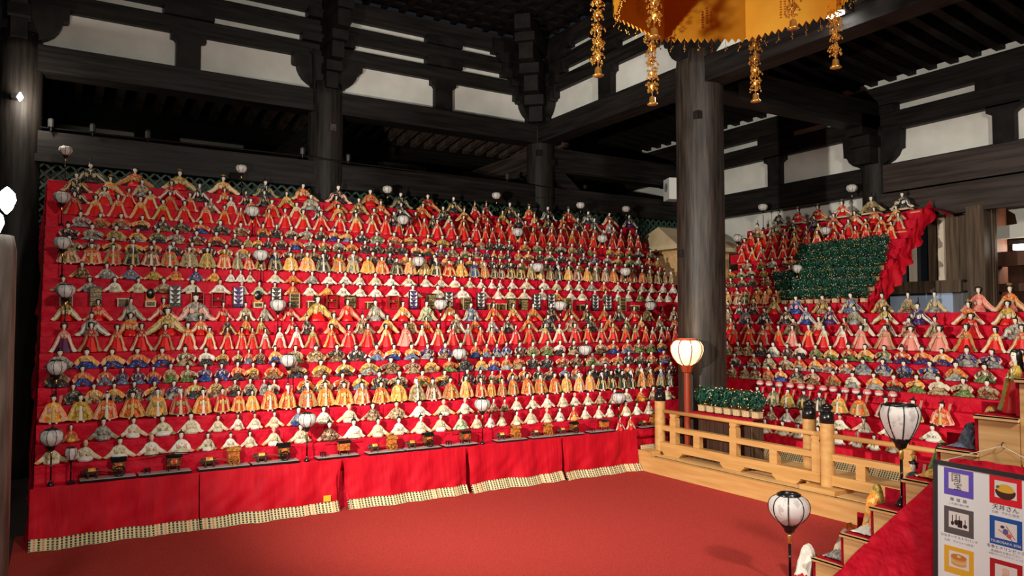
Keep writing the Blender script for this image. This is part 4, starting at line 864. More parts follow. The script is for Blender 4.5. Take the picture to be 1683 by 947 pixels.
for px, py, k in LT:
    nth = ordw(sum(1 for q in LT if q[2] == k and q[0] >= px))
    p = hit(px, py, 1, ly(k) + .022); s = 1.0 if k > 2 else 1.06
    lantern(p.x, p.y, lz(k), max(.2, p.z - lz(k)), s*(.86 if k == 20 else 1), f"{nth} white paper lantern from the pillar on the {ORD[k]} step of the long stand", f"lanterns on the {ORD[k]} step of the long stand")
p = hit(117, 752, 1, LY0 + .04); d = thing('paper_lantern', 'small tapering lantern with a square foot beside the ox cart', 'lantern', (p.x, p.y, lz(0)), .2)
obj('base', MB().box((0, 0, .01), (.05, .05, .02)), MBLK, d); obj('pole', POLE, MBLK, d, (0, 0, .02), scale=(1, 1, .14)); obj('cup', MB().lathe([(.008, .15), (.02, .165), (.022, .17)], n=6), MBLK, d)
sh = obj('shade', MB().lathe([(.020, .168), (.038, .205), (.040, .235), (.030, .255)], n=6, cap=False), MPAPB, d); rb = MB()
for j in range(6): rb.tube([(r*1.02*math.cos(PI*j/3), r*1.02*math.sin(PI*j/3), z) for r, z in ((.020, .168), (.038, .205), (.040, .235), (.030, .255))], .002, 5)
obj('ribs', rb, MBLK, sh); obj('rim', MB().lathe([(.030, .253), (.033, .256), (.033, .262), (.02, .264)], n=6, cap=False), MBLK, d)
for px, py, k in RLT:
    p = hit(px, py, 0, rx(k) + .022); lantern(p.x, p.y, rz_(k), max(.2, p.z - rz_(k)), .95, f"{'nearer' if px in (1254, 1212) else 'farther'} white paper lantern from the pillar on the {ORD[k]} step of the stage stand", f"lanterns on the {ORD[k]} step of the stage stand")
# ------------------------------------------------------------------ ox carts and palanquins on the lowest step
def wheel():
    m = MB(); n = 20
    m.loft([[Vector((math.cos(2*PI*j/n)*r, y, math.sin(2*PI*j/n)*r)) for j in range(n)] for r, y in ((.027, -.004), (.033, -.004), (.033, .004), (.027, .004), (.027, -.004))], False, False)
    for j in range(10): m.bar((0, 0, 0), (math.cos(2*PI*j/10)*.029, 0, math.sin(2*PI*j/10)*.029), .003, .003)
    m.tube([(0, -.007, 0), (0, .007, 0)], .007, 8); return m.mesh('wheel')
WHEEL = wheel()
CBODY = MB().box((0, 0, .062), (.066, .052, .056)).mesh('cart_body'); CROOF = MB()
CROOF.grid(lambda u, v: ((u - .5)*.084, (v - .5)*.072, .090 + .022*math.cos((v - .5)*PI) + .004*abs(u - .5)), 6, 10); CROOF.box((0, 0, .114), (.088, .008, .006)); CROOF = CROOF.mesh('roof', True)
CPAN = MB().box((0, -.027, .066), (.034, .003, .034)).mesh('blind'); BOARD = MB().box((0, 0, .006), (.30, .105, .012)).mesh('base_board')
SHAFT = MB().tube([(-.028, 0, .040), (-.075, 0, .052), (-.135, 0, .050)], .0024, 6).mesh('shaft')
OX = MB(); OX.loft([ring((x, 0, z), (0, a, 0), (0, 0, b), 10) for x, z, a, b in ((-.060, .040, .004, .004), (-.056, .042, .009, .010), (-.045, .046, .010, .011), (-.036, .046, .014, .016), (-.015, .043, .016, .017), (.006, .044, .015, .016), (.016, .046, .011, .012), (.020, .047, .004, .004))])
for x in (-.032, .008):
    for s in (-1, 1): OX.tube([(x, s*.009, .038), (x + .002, s*.010, .022), (x, s*.010, .012)], [.006, .004, .0045], 6)
for s in (-1, 1): OX.tube([(-.048, s*.006, .052), (-.050, s*.014, .060), (-.055, s*.015, .066)], [.0022, .0016, .0006], 5)
OX.tube([(.019, 0, .048), (.026, 0, .038), (.025, 0, .024)], [.002, .0016, .0022], 5); OX = OX.mesh('ox', True)
CLOTHX = MB().grid(lambda u, v: (-.03 + .034*u, .019*math.sin((v - .5)*PI*.9), .045 + .018*math.cos((v - .5)*PI*.9)), 4, 8).mesh('saddle_cloth', True)
MOX = noisy('ox_hide', (.02, .012, .008), (.07, .04, .02), 60, (1, 1, 1), .6, .2); MCART = brocade('lacquered_cart', (.05, .03, .015), (.45, .26, .06), (.22, .09, .02), 120, .45, .35)
MORC = brocade('orange_cart', (.50, .19, .03), (.62, .36, .10), (.24, .09, .02), 110, .4, .4); MBRD = base_mat('pale_board_top', (.42, .40, .36), .35)
PBOX = MB().box((0, 0, .062), (.075, .056, .054)).mesh('cabin'); PROOF = MB(); PROOF.grid(lambda u, v: ((u - .5)*.096, (v - .5)*.078, .088 + .016*(1 - abs(v - .5)*2)**.8), 4, 10); PROOF = PROOF.mesh('roof'); PPOLE = MB().tube([(-.145, 0, .100), (0, 0, .106), (.125, 0, .100)], .0032, 6).mesh('carrying_pole')
PSTAND = MB(); [PSTAND.box((x, y, .026), (.006, .006, .03)) for x in (-.11, -.085) for y in (-.02, .02)]; PSTAND.box((-.0975, 0, .043), (.036, .048, .005)); PSTAND = PSTAND.mesh('stand')
PLEG = MB(); [PLEG.box((x, y, .024), (.007, .007, .028)) for x in (-.03, .03) for y in (-.022, .022)]; PLEG = PLEG.mesh('legs')
def ox_cart(x, k, body, lab, rz=0.0, s=1.0, boardm=MBRD):
    d = thing('ox_cart', lab, 'ox cart', (x, LY0 + .058, lz(0) + .001), rz, 'ox carts on the lowest step of the long stand', (s, min(s, 1.12), s))
    b = obj('base_board', BOARD, MBLK, d); obj('board_top', MB().box((0, 0, .0135), (.294, .1, .003)).mesh('board_top'), boardm, b)
    obj('cart_body', CBODY, body, d, (.055, 0, .012)); obj('roof', CROOF, MBLK if body is MCART else MORC, d, (.055, 0, .012)); obj('blind', CPAN, FAB['o'][0], d, (.055, 0, .012))
    for y in (-.036, .036): obj('wheel', WHEEL, MORC if body is MORC else MBLK, d, (.058, y, .047))
    for y in (-.016, .016): obj('shaft', SHAFT, MRLQ, d, (.055, y, .008))
    o = obj('ox', OX, MOX, d, (-.07, 0, .003), scale=1.15); obj('saddle_cloth', CLOTHX, FAB['o'][2], o)
def palanquin(x, lab, body, rz=0.0, s=1.0):
    d = thing('palanquin', lab, 'palanquin', (x, LY0 + .058, lz(0) + .001), rz, 'palanquins on the lowest step of the long stand', (s, min(s, 1.12), s))
    b = obj('base_board', BOARD, MBLK, d); obj('board_top', MB().box((0, 0, .0135), (.294, .1, .003)).mesh('board_top'), MBRD, b)
    obj('cabin', PBOX, body, d, (.05, 0, .012)); obj('roof', PROOF, MBLK, d, (.05, 0, .012)); obj('blind', CPAN, FAB['o'][1], d, (.05, -.002, .010)); obj('carrying_pole', PPOLE, MBLK, d, (.03, 0, .02)); obj('stand', PSTAND, MBLK, d); obj('legs', PLEG, MBLK, d, (.05, 0, 0))
yb = LY0 + .058
S0X = sorted(px_x(q, yb) for q in (184, 372, 455, 634, 694, 838, 892, 935, 1066, 276, 556, 756, 985))
def room(x, s): return min(s, .97*min(abs(x - q) for q in S0X if abs(x - q) > 1e-6)/.30)
for px, m, lab in ((184, MCART, 'black lacquer ox cart with a pale board beside the small square lantern'), (372, MORC, 'orange wheeled ox cart on a short white board'), (455, MCART, 'ox cart on a long black board beside a tall lantern'), (634, MORC, 'small golden ox cart on a brown board'), (694, MCART, 'brown ox cart with a big pale wheel'), (838, MORC, 'ox cart with red roof and dark wheel beside the middle lantern'), (892, MORC, 'tall golden ox cart with a pale wheel'), (935, MCART, 'dark ox cart with a white plate on its roof'), (1066, MORC, 'orange ox cart close to the railing post')):
    ox_cart(px_x(px, yb), 0, m, lab, random.uniform(-.02, .02), room(px_x(px, yb), 1.36 - .30*max(0, (px - 170))/900))
for px, m, lab in ((276, MCART, 'black palanquin with an orange blind on a white board'), (556, MORC, 'golden palanquin on a dark board beside the tall lantern'), (756, MCART, 'brown palanquin on the board near the gap in the drapes'), (985, MORC, 'orange palanquin between the red dolls and the cart')):
    palanquin(px_x(px, yb), lab, m, random.uniform(-.02, .02), room(px_x(px, yb), 1.34 - .28*max(0, (px - 170))/900))
# ------------------------------------------------------------------ miniature furniture on the eleventh step
FS = (1.25, 1.1, 1.3)
MLAC = brocade('gilt_lacquer', (.10, .07, .03), (.62, .48, .20), (.30, .22, .08), 130, .5, .4); MLACB = brocade('dark_gilt_lacquer', (.018, .015, .012), (.42, .30, .10), (.10, .07, .03), 120, .38, .3)
def furn(px, kind, nth=''):
    y = ly(10) + .085; x = px; z = lz(10) + .001; g = 'miniature furniture on the eleventh step'; rz = random.uniform(-.05, .05)
    if kind == 'c':
        m = random.choice((MLAC, MLACB)); d = thing('lacquer_chest', ('gilt' if m is MLAC else 'dark') + f' lacquer chest of drawers, {nth} piece from the pillar on the eleventh step', 'chest', (x, y, z), rz, g, FS)
        hh = random.choice((.115, .13, .10)); ww = random.choice((.075, .085)); obj('body', MB().box((0, 0, hh/2), (ww, .05, hh)), m, d); obj('top', MB().box((0, 0, hh + .003), (ww + .008, .056, .007)), MGOLD if m is MLAC else MBLK, d)
        for q in range(4):
            dr = obj('drawer', MB().box((0, -.026, hh*(.14 + .235*q)), (ww*.86, .006, hh*.18)), MLAC if m is MLACB else MLACB, d)
            for s in (-1, 1): obj('pull', MB().lathe([(.002, -.003), (.005, 0), (.002, .003)], (s*ww*.24, -.030, hh*(.14 + .235*q)), 8), MGOLD, dr)
        if m is MLAC:
            [obj('gilt_edge', MB().box((s*ww*.49, -.026, hh/2), (.005, .006, hh)), TRIM[0], d) for s in (-1, 1)]
    elif kind == 'm':
        d = thing('mirror_stand', f'round lacquer mirror on a drawer stand, {nth} piece from the pillar on the eleventh step', 'mirror stand', (x, y, z), rz, g, FS)
        b = obj('base', MB().box((0, 0, .022), (.072, .05, .044)), TRIM[0], d); obj('drawer', MB().box((0, -.026, .022), (.052, .004, .026)), MLACB, b); obj('panel', MB().box((0, .004, .075), (.062, .008, .062)), FAB['o'][0], d)
        m = MB(); m.loft([[Vector((.029*math.cos(2*PI*j/20)*q, yy, .095 + .036*math.sin(2*PI*j/20)*q)) for j in range(20)] for q, yy in ((.9, -.014), (1, -.010), (1, -.002), (.9, .0))]); obj('mirror', m, MBLK, d, smooth=True)
    elif kind == 's':
        d = thing('clothing_screen', f'tall screen with white triangles, {nth} piece from the pillar on the eleventh step', 'screen', (x, y, z), rz, g, FS)
        hh = .155; ww = .075; obj('panel', MB().box((0, 0, hh/2), (ww, .012, hh)), random.choice((FAB['k'][0], MLACB, FAB['v'][0])), d)
        for s in (-1, 1): obj('upright', MB().box((s*ww*.52, 0, hh/2), (.006, .02, hh)), MBLK, d)
        obj('foot', MB().box((0, 0, .004), (ww*1.1, .05, .008)), MBLK, d)
        for q in range(4):
            for s in (-1, 1):
                z0 = .030 + q*.031; obj('white_triangle', MB().prism([(s*ww*.46, z0), (s*ww*.12, z0 + .001), (s*ww*.46, z0 + .028)], lambda a, b, c: (a, b, c), -.010, -.006), MWHT, d)
        obj('fan_motif', MB().lathe([(.001, -.003), (.016, 0), (.001, .003)], (0, -.009, hh*.62), 10, 0, 1, .3), FAB['y'][0], d)
    elif kind == 'b':
        d = thing('lacquer_box', f'low lacquer box with gilt fittings, {nth} piece from the pillar on the eleventh step', 'box', (x, y, z), rz, g, FS)
        obj('body', MB().box((0, 0, .026), (.088, .05, .052)), MLACB, d); obj('lid', MB().box((0, 0, .055), (.094, .055, .008)), TRIM[0], d); obj('medallion', MB().lathe([(.002, -.003), (.014, 0), (.002, .003)], (.0, -.027, .027), 10, 0, 1, .2), FAB['o'][0], d)
        for s in (-1, 1): obj('corner_mount', MB().box((s*.040, -.0255, .026), (.008, .004, .05)), TRIM[3], d)
    else:
        d = thing('shelf_cabinet', f'open shelf cabinet holding tiny bowls, {nth} piece from the pillar on the eleventh step', 'cabinet', (x, y, z), rz, g, FS)
        f = MB(); ww, hh = .085, .11
        for s in (-1, 1): obj('side', MB().box((s*ww/2, 0, hh/2), (.004, .05, hh)), MGOLD if random.random() < .5 else MRLQ, d)
        for zz in (.004, .055, hh): obj('shelf', MB().box((0, 0, zz), (ww, .05, .004)), MRLQ, d)
        obj('back', MB().box((0, .024, hh/2), (ww, .003, hh)), MVEL, d)
        for q in range(3): obj('bowl', MB().lathe([(.005, 0), (.010, .006), (.011, .014), (.003, .016)], (-.025 + q*.025, -.008, .057), 10), FAB['o'][0] if q % 2 else MLACB, d, smooth=True)
FROW = parse('A 430c 615c 805b 980m 1140s 1290k 1400k 1540s B 110m 210s 315c 450b 570k 690c 790b 1000k 1115s 1200c 1335s 1450c 1550s 1640b C 70b 145c 245c 320s 390s 545c 615b 710s 770s 885c 960b')
FX_ = relax([px_x(q[0], ly(10) + .085) for q in FROW], [], LX0 + .1, l_end(10) - .1, .128)
for i, (px, kd) in enumerate(FROW): furn(FX_[i], kd, ordw(len(FROW) - i))
# ------------------------------------------------------------------ little orange trees in slatted planters
MLEAF = noisy('leaf_green', (.004, .042, .026), (.02, .115, .068), 30, (1, 1, 1), .4, 0, rnd=True); MPLT = noisy('planter_pine', (.55, .34, .14), (.72, .48, .24), 20, (1, 1, 1), .6, .1)
MFR = base_mat('yellow_blossom', (.78, .55, .12), .5); MFR2 = base_mat('cream_blossom', (.80, .74, .58), .5)
def crown(seed):
    R = random.Random(seed); m = MB(); f = MB()
    for i in range(230):
        while True:
            v = Vector((R.uniform(-1, 1), R.uniform(-1, 1), R.uniform(-1, 1)))
            if .35 < v.length < 1: break
        c = Vector((v.x*.060, v.y*.074, .122 + v.z*.078)); n_ = v.normalized(); a = n_.orthogonal().normalized(); a.rotate(Matrix.Rotation(R.uniform(0, 6.28), 3, n_)); b = n_.cross(a)
        L_, W_ = R.uniform(.013, .021), R.uniform(.006, .009); q = n_*.004
        m.add([c - a*L_, c + b*W_ + q, c + a*L_ - q, c - b*W_ + q], [(0, 1, 2), (0, 2, 3)])
    bl = []
    for i in range(16):
        v = Vector((R.gauss(0, 1), R.gauss(0, 1), R.gauss(0, 1))).normalized(); bl.append((v.x*.062, v.y*.076, .122 + v.z*.080))
    for c in bl: f.lathe([(.0006, -.005), (.0050, -.001), (.0046, .003), (.0006, .005)], c, 6)
    return m.mesh('foliage'), f.mesh('blossoms', True)
CROWN = [crown(q) for q in range(5)]; TRUNK = MB().tube([(0, 0, .03), (.004, .002, .07), (-.002, 0, .11)], [.006, .005, .003], 6).mesh('trunk', True)
PLANT = MB().box((0, 0, .022), (.056, .056, .044)).mesh('planter_box'); PSL = MB().box((0, 0, .0235), (.010, .004, .043)).mesh('slat'); PRIM = MB().box((0, 0, .043), (.064, .064, .006)).mesh('rim')
def tree(x, y, z, label, group, s=1.0, rz=0.0, planter=True):
    d = thing('potted_orange_tree', label, 'potted tree', (x, y, z), rz, group, s); a, b = random.choice(CROWN)
    p = obj('planter', PLANT, MPLT, d); obj('rim', PRIM, MPLT, p)
    for q in (-.020, 0, .020):
        obj('slat', PSL, TRIM[0], p, (q, -.029, 0)); obj('slat', PSL, TRIM[0], p, (-.029, q, 0), (0, 0, PI/2))
    obj('trunk', TRUNK, MRAF, d); cr_ = obj('foliage', a, MLEAF, d, rot=(0, 0, random.choice((0, PI)) + random.uniform(-.15, .15))); cr_['kind'] = 'stuff'
    fb = obj('blossoms', b, random.choice((MFR, MFR2)), d, rot=(0, 0, random.choice((0, PI)))); fb['kind'] = 'stuff'
for k, a, b in TREES:
    xk = rx(k) + .055; y0, y1 = px_y(a, xk), px_y(b, xk); n = int(round(abs(y0 - y1)/.122))
    ty = relax([y0 + (y1 - y0)*i/n for i in range(n + 1)], [(px_y(q[0], rx(k) + .022), .075) for q in RLT if q[2] == k], y1 - .03, y0 + .02, .098)
    for i in range(n + 1):
        tree(xk, ty[i], rz_(k) + .001, f"leafy green orange tree, {ordw(i + 1)} from the pillar on the {ORD[k]} step of the stage stand", f"potted trees on the {ORD[k]} step of the stage stand", random.uniform(.95, 1.08), random.uniform(-.06, .06))
# ------------------------------------------------------------------ hats on stands
HATM = MB().lathe([(.001, .018), (.018, .017), (.028, .010), (.030, .004), (.026, .0)], n=16, cap=True).mesh('crown', True); HATB = MB().lathe([(.002, -.010), (.024, -.008), (.030, 0), (.030, .005)], n=16).mesh('band', True)
MPNK = base_mat('pink_felt', (.75, .24, .20), .8)
for hi, cx in enumerate((225, 275, 330, 390, 450, 500, 570, 625, 690, 750, 810, 875, 950)):
    xk = rx(3) + .05; y = px_y(1180 + cx/3.345, xk)
    d = thing('hat_stand', f'pink and white round hat on a thin stand, {ordw(hi + 1)} from the pillar', 'hat stand', (xk, y, rz_(3)), 0, 'hats on stands on the stage stand', 1.25)
    obj('base', MB().lathe([(.014, 0), (.015, .003), (.004, .006)], n=10), MBLK, d); obj('pole', POLE, MBLK, d, scale=(.35, .35, .072)); obj('crown', HATM, MPNK, d, (0, 0, .080), scale=(1.05, 1.05, 1.7)); obj('band', HATB, MWHT, d, (0, 0, .080), scale=(1.05, 1.05, 1.5))
# ------------------------------------------------------------------ railing along the stage
def giboshi(d, x, y, zt=.885, r=.058):
    p = obj('post', MB().lathe([(r, 0), (r, zt - PLAT - .15), (r*.94, zt - PLAT - .148)], (x, y, PLAT), 24), MPINE, d, smooth=False)
    f = obj('finial', MB().lathe([(r*1.04, -.15), (r*1.04, -.09), (r*.98, -.085), (r*.98, -.060), (r*.6, -.052), (r*.52, -.044), (r*.86, -.030), (r*.92, -.016), (r*.7, .0), (r*.3, .012), (.004, .020)], (x, y, zt), 24), MBLK, p, smooth=True); return p
def railing(y0, y1, label, posts, mids, struts, ends):
    x = 5.64; d = thing('wooden_railing', label, 'railing', (0, 0, 0)); L_ = abs(y1 - y0); c = (y0 + y1)/2
    obj('top_rail', MB().tube([(x, y0, .628), (x, y1, .628)], .021, 12), MPINE, d, smooth=True)
    obj('middle_rail', MB().box((x, c, .452), (.062, L_, .052)), MPINE, d); obj('bottom_rail', MB().box((x, c, .262), (.085, L_, .085)), MPINE, d)
    for y in mids:
        poly = [(-.042, .30), (.042, .30), (.042, .56), (.03, .575), (.042, .59), (.042, .612), (-.042, .612), (-.042, .59), (-.03, .575), (-.042, .56)]
        obj('baluster', MB().prism(poly, lambda s, dd, z, y=y: (x + dd, y + s, z), -.032, .032), MPINE, d)
    for y in struts: obj('strut', MB().box((x, y, .365), (.055, .085, .125)), MPINE, d)
    for y in ends:
        poly = [(-.15, .222), (.15, .222), (.15, .205), (.10, PLAT), (-.10, PLAT), (-.15, .205)]
        obj('foot', MB().prism(poly, lambda s, dd, z, y=y: (x + dd, y + s, z), -.05, .05), MPINE, d)
    for px_, py_ in posts: giboshi(d, px_, py_)
    return d
ry = lambda px: px_y(px, 5.64)
railing(6.24, ry(1348), 'pale wooden railing with black post caps before the flower table', [(5.64, 6.2), (5.74, ry(1318) + .02)], [ry(1107), ry(1205), ry(1340)], [ry(1145), ry(1270)], [ry(1107), ry(1205), 4.52])
d = railing(ry(1362), 2.55, 'pale wooden railing beside the white lantern and the stair', [(5.62, ry(1358))], [ry(1488)], [ry(1412)], [ry(1488)])
obj('sill_block', MB().box((5.60, ry(1358), PLAT + .02), (.26, .34, .04)), MPINE, d)
sb = tag(obj('mitred_block', MB().box((5.45, 6.17, PLAT + .03), (.17, .16, .055)), MPINE), 'pale wooden block on the stage corner below the railing post', 'block')
mt = thing('rolled_mat', 'striped bamboo mat lying beside the stage corner', 'mat', (5.5, 6.268, PLAT + .006))
obj('mat_sheet', uvmesh(lambda u, v: (-.08 + .42*u, .008 - .012*v, .09*(1 - v)), 30, 3, 'mat_sheet', 1.0), MSTR, mt)
# ------------------------------------------------------------------ flower table and the lit red lantern
ft = thing('flower_table', 'dark wooden side table with a crimson cloth before the pillar', 'table', (0, 0, 0))
obj('carcass', MB().box((5.83, 5.38, .40), (.16, .70, .47)), MPLK, ft); obj('plinth', MB().box((5.81, 5.38, PLAT + .03), (.2, .76, .06)), MPLK, ft)
for i in range(6): obj('plank', MB().box((5.745, 5.10 + i*.115, .42), (.012, .11, .42)), noisy('table_plank', (.035, .016, .010), (.075, .035, .022), 6, (5, 5, .3), .5, .2) if i == 0 else bpy.data.materials['table_plank'], ft)
def tcl(u, v):
    y = 4.96 + .85*u; q = v*1.3
    if q < 1: return (5.95 - .25*q, y, .655 + .004*nz(y*8, q*3, 0))
    t = (q - 1)/.3; return (5.70 - .016 - .02*nz(y*5, t, 3), y, .655 - t*(.045 + .03*nz(y*4, 0, 1)))
obj('table_cloth', MB().grid(tcl, 60, 13), MVEL, ft, smooth=True)
for i in range(7): tree(5.82, 5.735 - i*.118, .662, f'leafy green orange tree, {ordw(i + 1)} from the glowing lantern on the crimson table', 'potted trees on the crimson table', random.uniform(1.2, 1.34), random.uniform(-.05, .05))
xk = 5.735; yl = px_y(1128, xk); lc = hit(1129, 580, 0, xk)
rl = thing('standing_lantern', 'glowing cream lantern on a red lacquer pole beside the pillar', 'lantern', (xk, yl, PLAT)); hz = lc.z - PLAT
prr = [(.062, -.13), (.105, -.105), (.150, -.045), (.174, .02), (.172, .07), (.145, .115), (.11, .135)]
obj('shade', MB().lathe(prr, (0, 0, hz), 32, cap=False), MLIT, rl, smooth=True); rb = MB()
for j in range(8): a = 2*PI*j/8 + .3; rb.tube([(r*1.02*math.cos(a), r*1.02*math.sin(a), hz + z) for r, z in prr], .0055, 6)
obj('ribs', rb, MRLQ, rl, smooth=True); obj('rim', MB().lathe([(.11, .130), (.12, .135), (.12, .145), (.10, .148)], (0, 0, hz), 24, cap=False), MRLQ, rl)
obj('cup', MB().lathe([(.02, -.22), (.05, -.205), (.062, -.15), (.066, -.13), (.03, -.128)], (0, 0, hz), 16, lobes=8, amp=.06), MRLQ, rl); obj('pole', MB().lathe([(.034, 0), (.034, hz - .20)], n=14), MRLQ, rl); obj('base', MB().box((.014, 0, .03), (.085, .14, .06)), MRLQ, rl)
pl = bpy.data.lights.new('lantern_light', 'POINT'); pl.energy = 9; pl.color = (1, .78, .45); pl.shadow_soft_size = .12
po = bpy.data.objects.new('lantern_light', pl); COL.objects.link(po); po.location = (xk, yl, PLAT + hz + .03)
# ------------------------------------------------------------------ timber stair with dolls, poster and lanterns
XS, SR = 3.9, .19; WS = .42
sy = [2.952 - .19*i for i in range(11)]   # far end of each tread
stair = thing('display_stair', 'pine stair with crimson velvet treads rising beside the poster', 'stair', (0, 0, 0))
for i in range(9):
    z = SR*(i + 1); y1 = sy[i]; y0 = y1 - SR
    obj('tread', MB().box((XS + WS/2 - .008, (y0 + y1)/2 + .006, z - .010), (WS + .016, SR + .012, .018)), MPINE2, stair)
    obj('tread_velvet', MB().box((XS + WS/2 + .006, (y0 + y1)/2, z + .003), (WS - .02, SR, .006)), MVEL, stair)
    obj('side_panel', MB().box((XS + .012, (y0 + y1)/2, z - SR/2 - .02 - (.1 if i else 0)), (.02, SR - .004, SR - .01 + (.2 if i else 0))), MPINE2, stair)
    obj('edge_ply', MB().box((XS - .012, (y0 + y1)/2 + .006, z - .004), (.008, SR + .012, .006)), TRIM[0], stair)
    obj('riser_velvet', MB().box((XS + WS/2, y1 + .008, z - SR/2), (WS, .012, SR - .02)), MVEL, stair)
    obj('back_velvet', MB().box((XS + WS, (y0 + y1)/2, z + SR*.55), (.012, SR, SR*1.15)), MVEL, stair)
CL = [hit(x, y, 0, XS - .02) for x, y in ((1352, 962), (1368, 947), (1403, 911), (1440, 874), (1481, 837), (1534, 790), (1562, 752), (1683, 768), (1790, 783))]
CL = [(p.y, max(.03, p.z)) for p in CL]
def scl(u, v):
    y = CL[0][0] + (CL[-1][0] - CL[0][0])*u; top = CL[-1][1]
    for (ya, za), (yb2, zb2) in zip(CL, CL[1:]):
        if yb2 <= y <= ya: top = za + (zb2 - za)*(ya - y)/max(1e-6, ya - yb2); break
    return (XS - .014 - .010*math.sin(y*9 + v*5)*v - .03*v*v - .014*abs(nz(y*5 + v*2, v*4, 2)), y + .02*v, max(.012, top*(1 - v) + .008*nz(y*11, 0, 0)*(1 - v)))
obj('side_cloth', MB().grid(scl, 120, 24), MCLO, stair, smooth=True)
hk = hit(1648, 733, 0, XS - .01)
obj('hook', MB().tube([(XS + .01, hk.y, hk.z + .012), (XS - .012, hk.y, hk.z + .016), (XS - .02, hk.y, hk.z), (XS - .012, hk.y - .006, hk.z - .012), (XS - .006, hk.y - .014, hk.z - .006)], .0022, 6), MBLK, stair)
# poster board hung on the stair side by a cord
XP = XS - .075; pa = hit(1536, 757, 0, XP); pc = hit(1552, 947, 0, XP); pb = hit(1683, 778, 0, XP)
PW, PH = .56, .80
po_ = thing('poster_board', 'white framed notice board of doll themes hung on the stair side', 'poster', tuple(pa), rot=(0, 0, 0))
PMW = Matrix(((0, 0, -1, pa.x), (-1, 0, 0, pa.y), (0, 1, 0, pa.z), (0, 0, 0, 1))) @ Matrix.Rotation(math.radians(-1.2), 4, 'Z') @ Matrix.Diagonal((1.13, 1.06, .3, 1)); po_.matrix_world = PMW
def pane(x0, y0, x1, y1, z, name, mt, par=None, t=.001): return obj(name, MB().box(((x0 + x1)/2, -(y0 + y1)/2, z), (abs(x1 - x0), abs(y1 - y0), t)), mt, par or po_)
pane(0, 0, PW, PH, -.006, 'board', base_mat('poster_white', (.84, .92, .94), .35), t=.012)
MFRM = base_mat('poster_frame', (.03, .035, .04), .4)
for q in ((-.006, -.006, PW + .006, .016), (-.006, PH - .016, PW + .006, PH + .006), (-.006, 0, .014, PH), (PW - .014, 0, PW + .006, PH)): pane(*q, .001, 'frame', MFRM, t=.016)
INK = base_mat('poster_ink', (.015, .015, .02), .6); INK2 = base_mat('poster_grey_ink', (.28, .29, .30), .6)
TXT = []
def text(body, x, y, size, mt, par=None, z=.0016, align='CENTER', name='lettering', bold=0.0):
    c = bpy.data.curves.new(name, 'FONT'); c.body = body; c.size = size; c.align_x = align; c.align_y = 'CENTER'; c.offset = bold; c.materials.append(mt)
    t_ = bpy.data.objects.new('tmp', c); COL.objects.link(t_); TXT.append((t_, name, mt, par or po_, (x, -y, z)))
pm = lambda n, c: base_mat('print_' + n, c, .5)
def square(x, y, w_, h_, mt, name):
    f = pane(x, y, x + w_, y + h_, .0008, name, mt); pane(x + w_*.16, y + h_*.16, x + w_*.84, y + h_*.76, .0014, 'picture_ground', pm('ground', (.78, .78, .76)), f); return f
A_, B_, W_, H_ = .042, .232, .125, .125
f1 = square(A_, .022, W_, H_, pm('purple', (.13, .09, .55)), 'purple_square'); text('国', A_ + .052, .066, .044, INK, f1, .0024, bold=.0); text('宝', A_ + .060, .104, .038, INK, f1, .0024)
text('藤  誼  娘', A_ + .062, .166, .0175, INK, bold=.0); text('この案内板の横', A_ + .062, .186, .0125, INK2)
f2 = square(B_, .018, W_, H_, pm('red', (.75, .02, .03)), 'red_square')
bw = MB(); bw.add([(x, -y, .0022) for x, y in [(B_ + .062 + .040*math.cos(a), .082 + (.012 if math.sin(a) < 0 else .036)*math.sin(a)) for a in [2*PI*q/20 for q in range(20)]]], [tuple(reversed(range(20)))]); obj('bowl_print', bw, pm('bowl', (.06, .025, .02)), f2)
rc = MB(); rc.add([(x, -y, .0026) for x, y in [(B_ + .062 + .034*math.cos(a), .076 + (.026 if math.sin(a) < 0 else .012)*math.sin(a)) for a in [2*PI*q/20 for q in range(20)]]], [tuple(reversed(range(20)))]); obj('tempura_print', rc, pm('tempura', (.80, .48, .05)), f2)
lf = MB(); lf.add([(B_ + .030, -.058, .0028), (B_ + .024, -.070, .0028), (B_ + .034, -.074, .0028), (B_ + .042, -.062, .0028)], [(0, 1, 2, 3)]); obj('leaf_print', lf, pm('leaf', (.05, .22, .06)), f2)
text('天丼さん', B_ + .062, .158, .026, INK, bold=.0); text('右側　下から2段目', B_ + .062, .180, .0125, INK2)
f3 = square(A_, .202, W_, H_, pm('grey', (.10, .10, .105)), 'grey_square'); MIN = pm('instruments', (.03, .022, .022))
def blob(cx, cy, rx_, ry_, z, name, mt, par): 
    b = MB(); b.add([(cx + rx_*math.cos(2*PI*q/14), -(cy + ry_*math.sin(2*PI*q/14)), z) for q in range(14)], [tuple(reversed(range(14)))]); obj(name, b, mt, par)
for cx, cy, rx_, ry_, nx in ((.036, .264, .007, .010, .238), (.052, .258, .009, .013, .232), (.066, .262, .006, .010, .236), (.090, .268, .009, .009, .250)):
    blob(A_ + cx, cy + .012, rx_, ry_, .0024, 'instrument_print', MIN, f3); pane(A_ + cx - .0015, nx, A_ + cx + .0015, cy + .012, .0026, 'instrument_neck_print', MIN, f3)
pane(A_ + .058, .256, A_ + .078, .290, .0026, 'piano_print', MIN, f3)
text('ひなオーケストラバンド', A_ + .064, .340, .0145, INK, bold=.0); text('左側　下から4〜5段目', A_ + .062, .360, .0125, INK2)
f4 = square(B_, .198, W_, H_, pm('blue', (.01, .10, .42)), 'blue_square')
blob(B_ + .050, .240, .008, .007, .0024, 'helmet_print', pm('helmet', (.06, .04, .10)), f4); blob(B_ + .062, .258, .011, .013, .0024, 'jacket_print', pm('jacket', (.14, .12, .30)), f4); blob(B_ + .076, .274, .010, .010, .0024, 'trousers_print', pm('trousers', (.70, .12, .14)), f4)
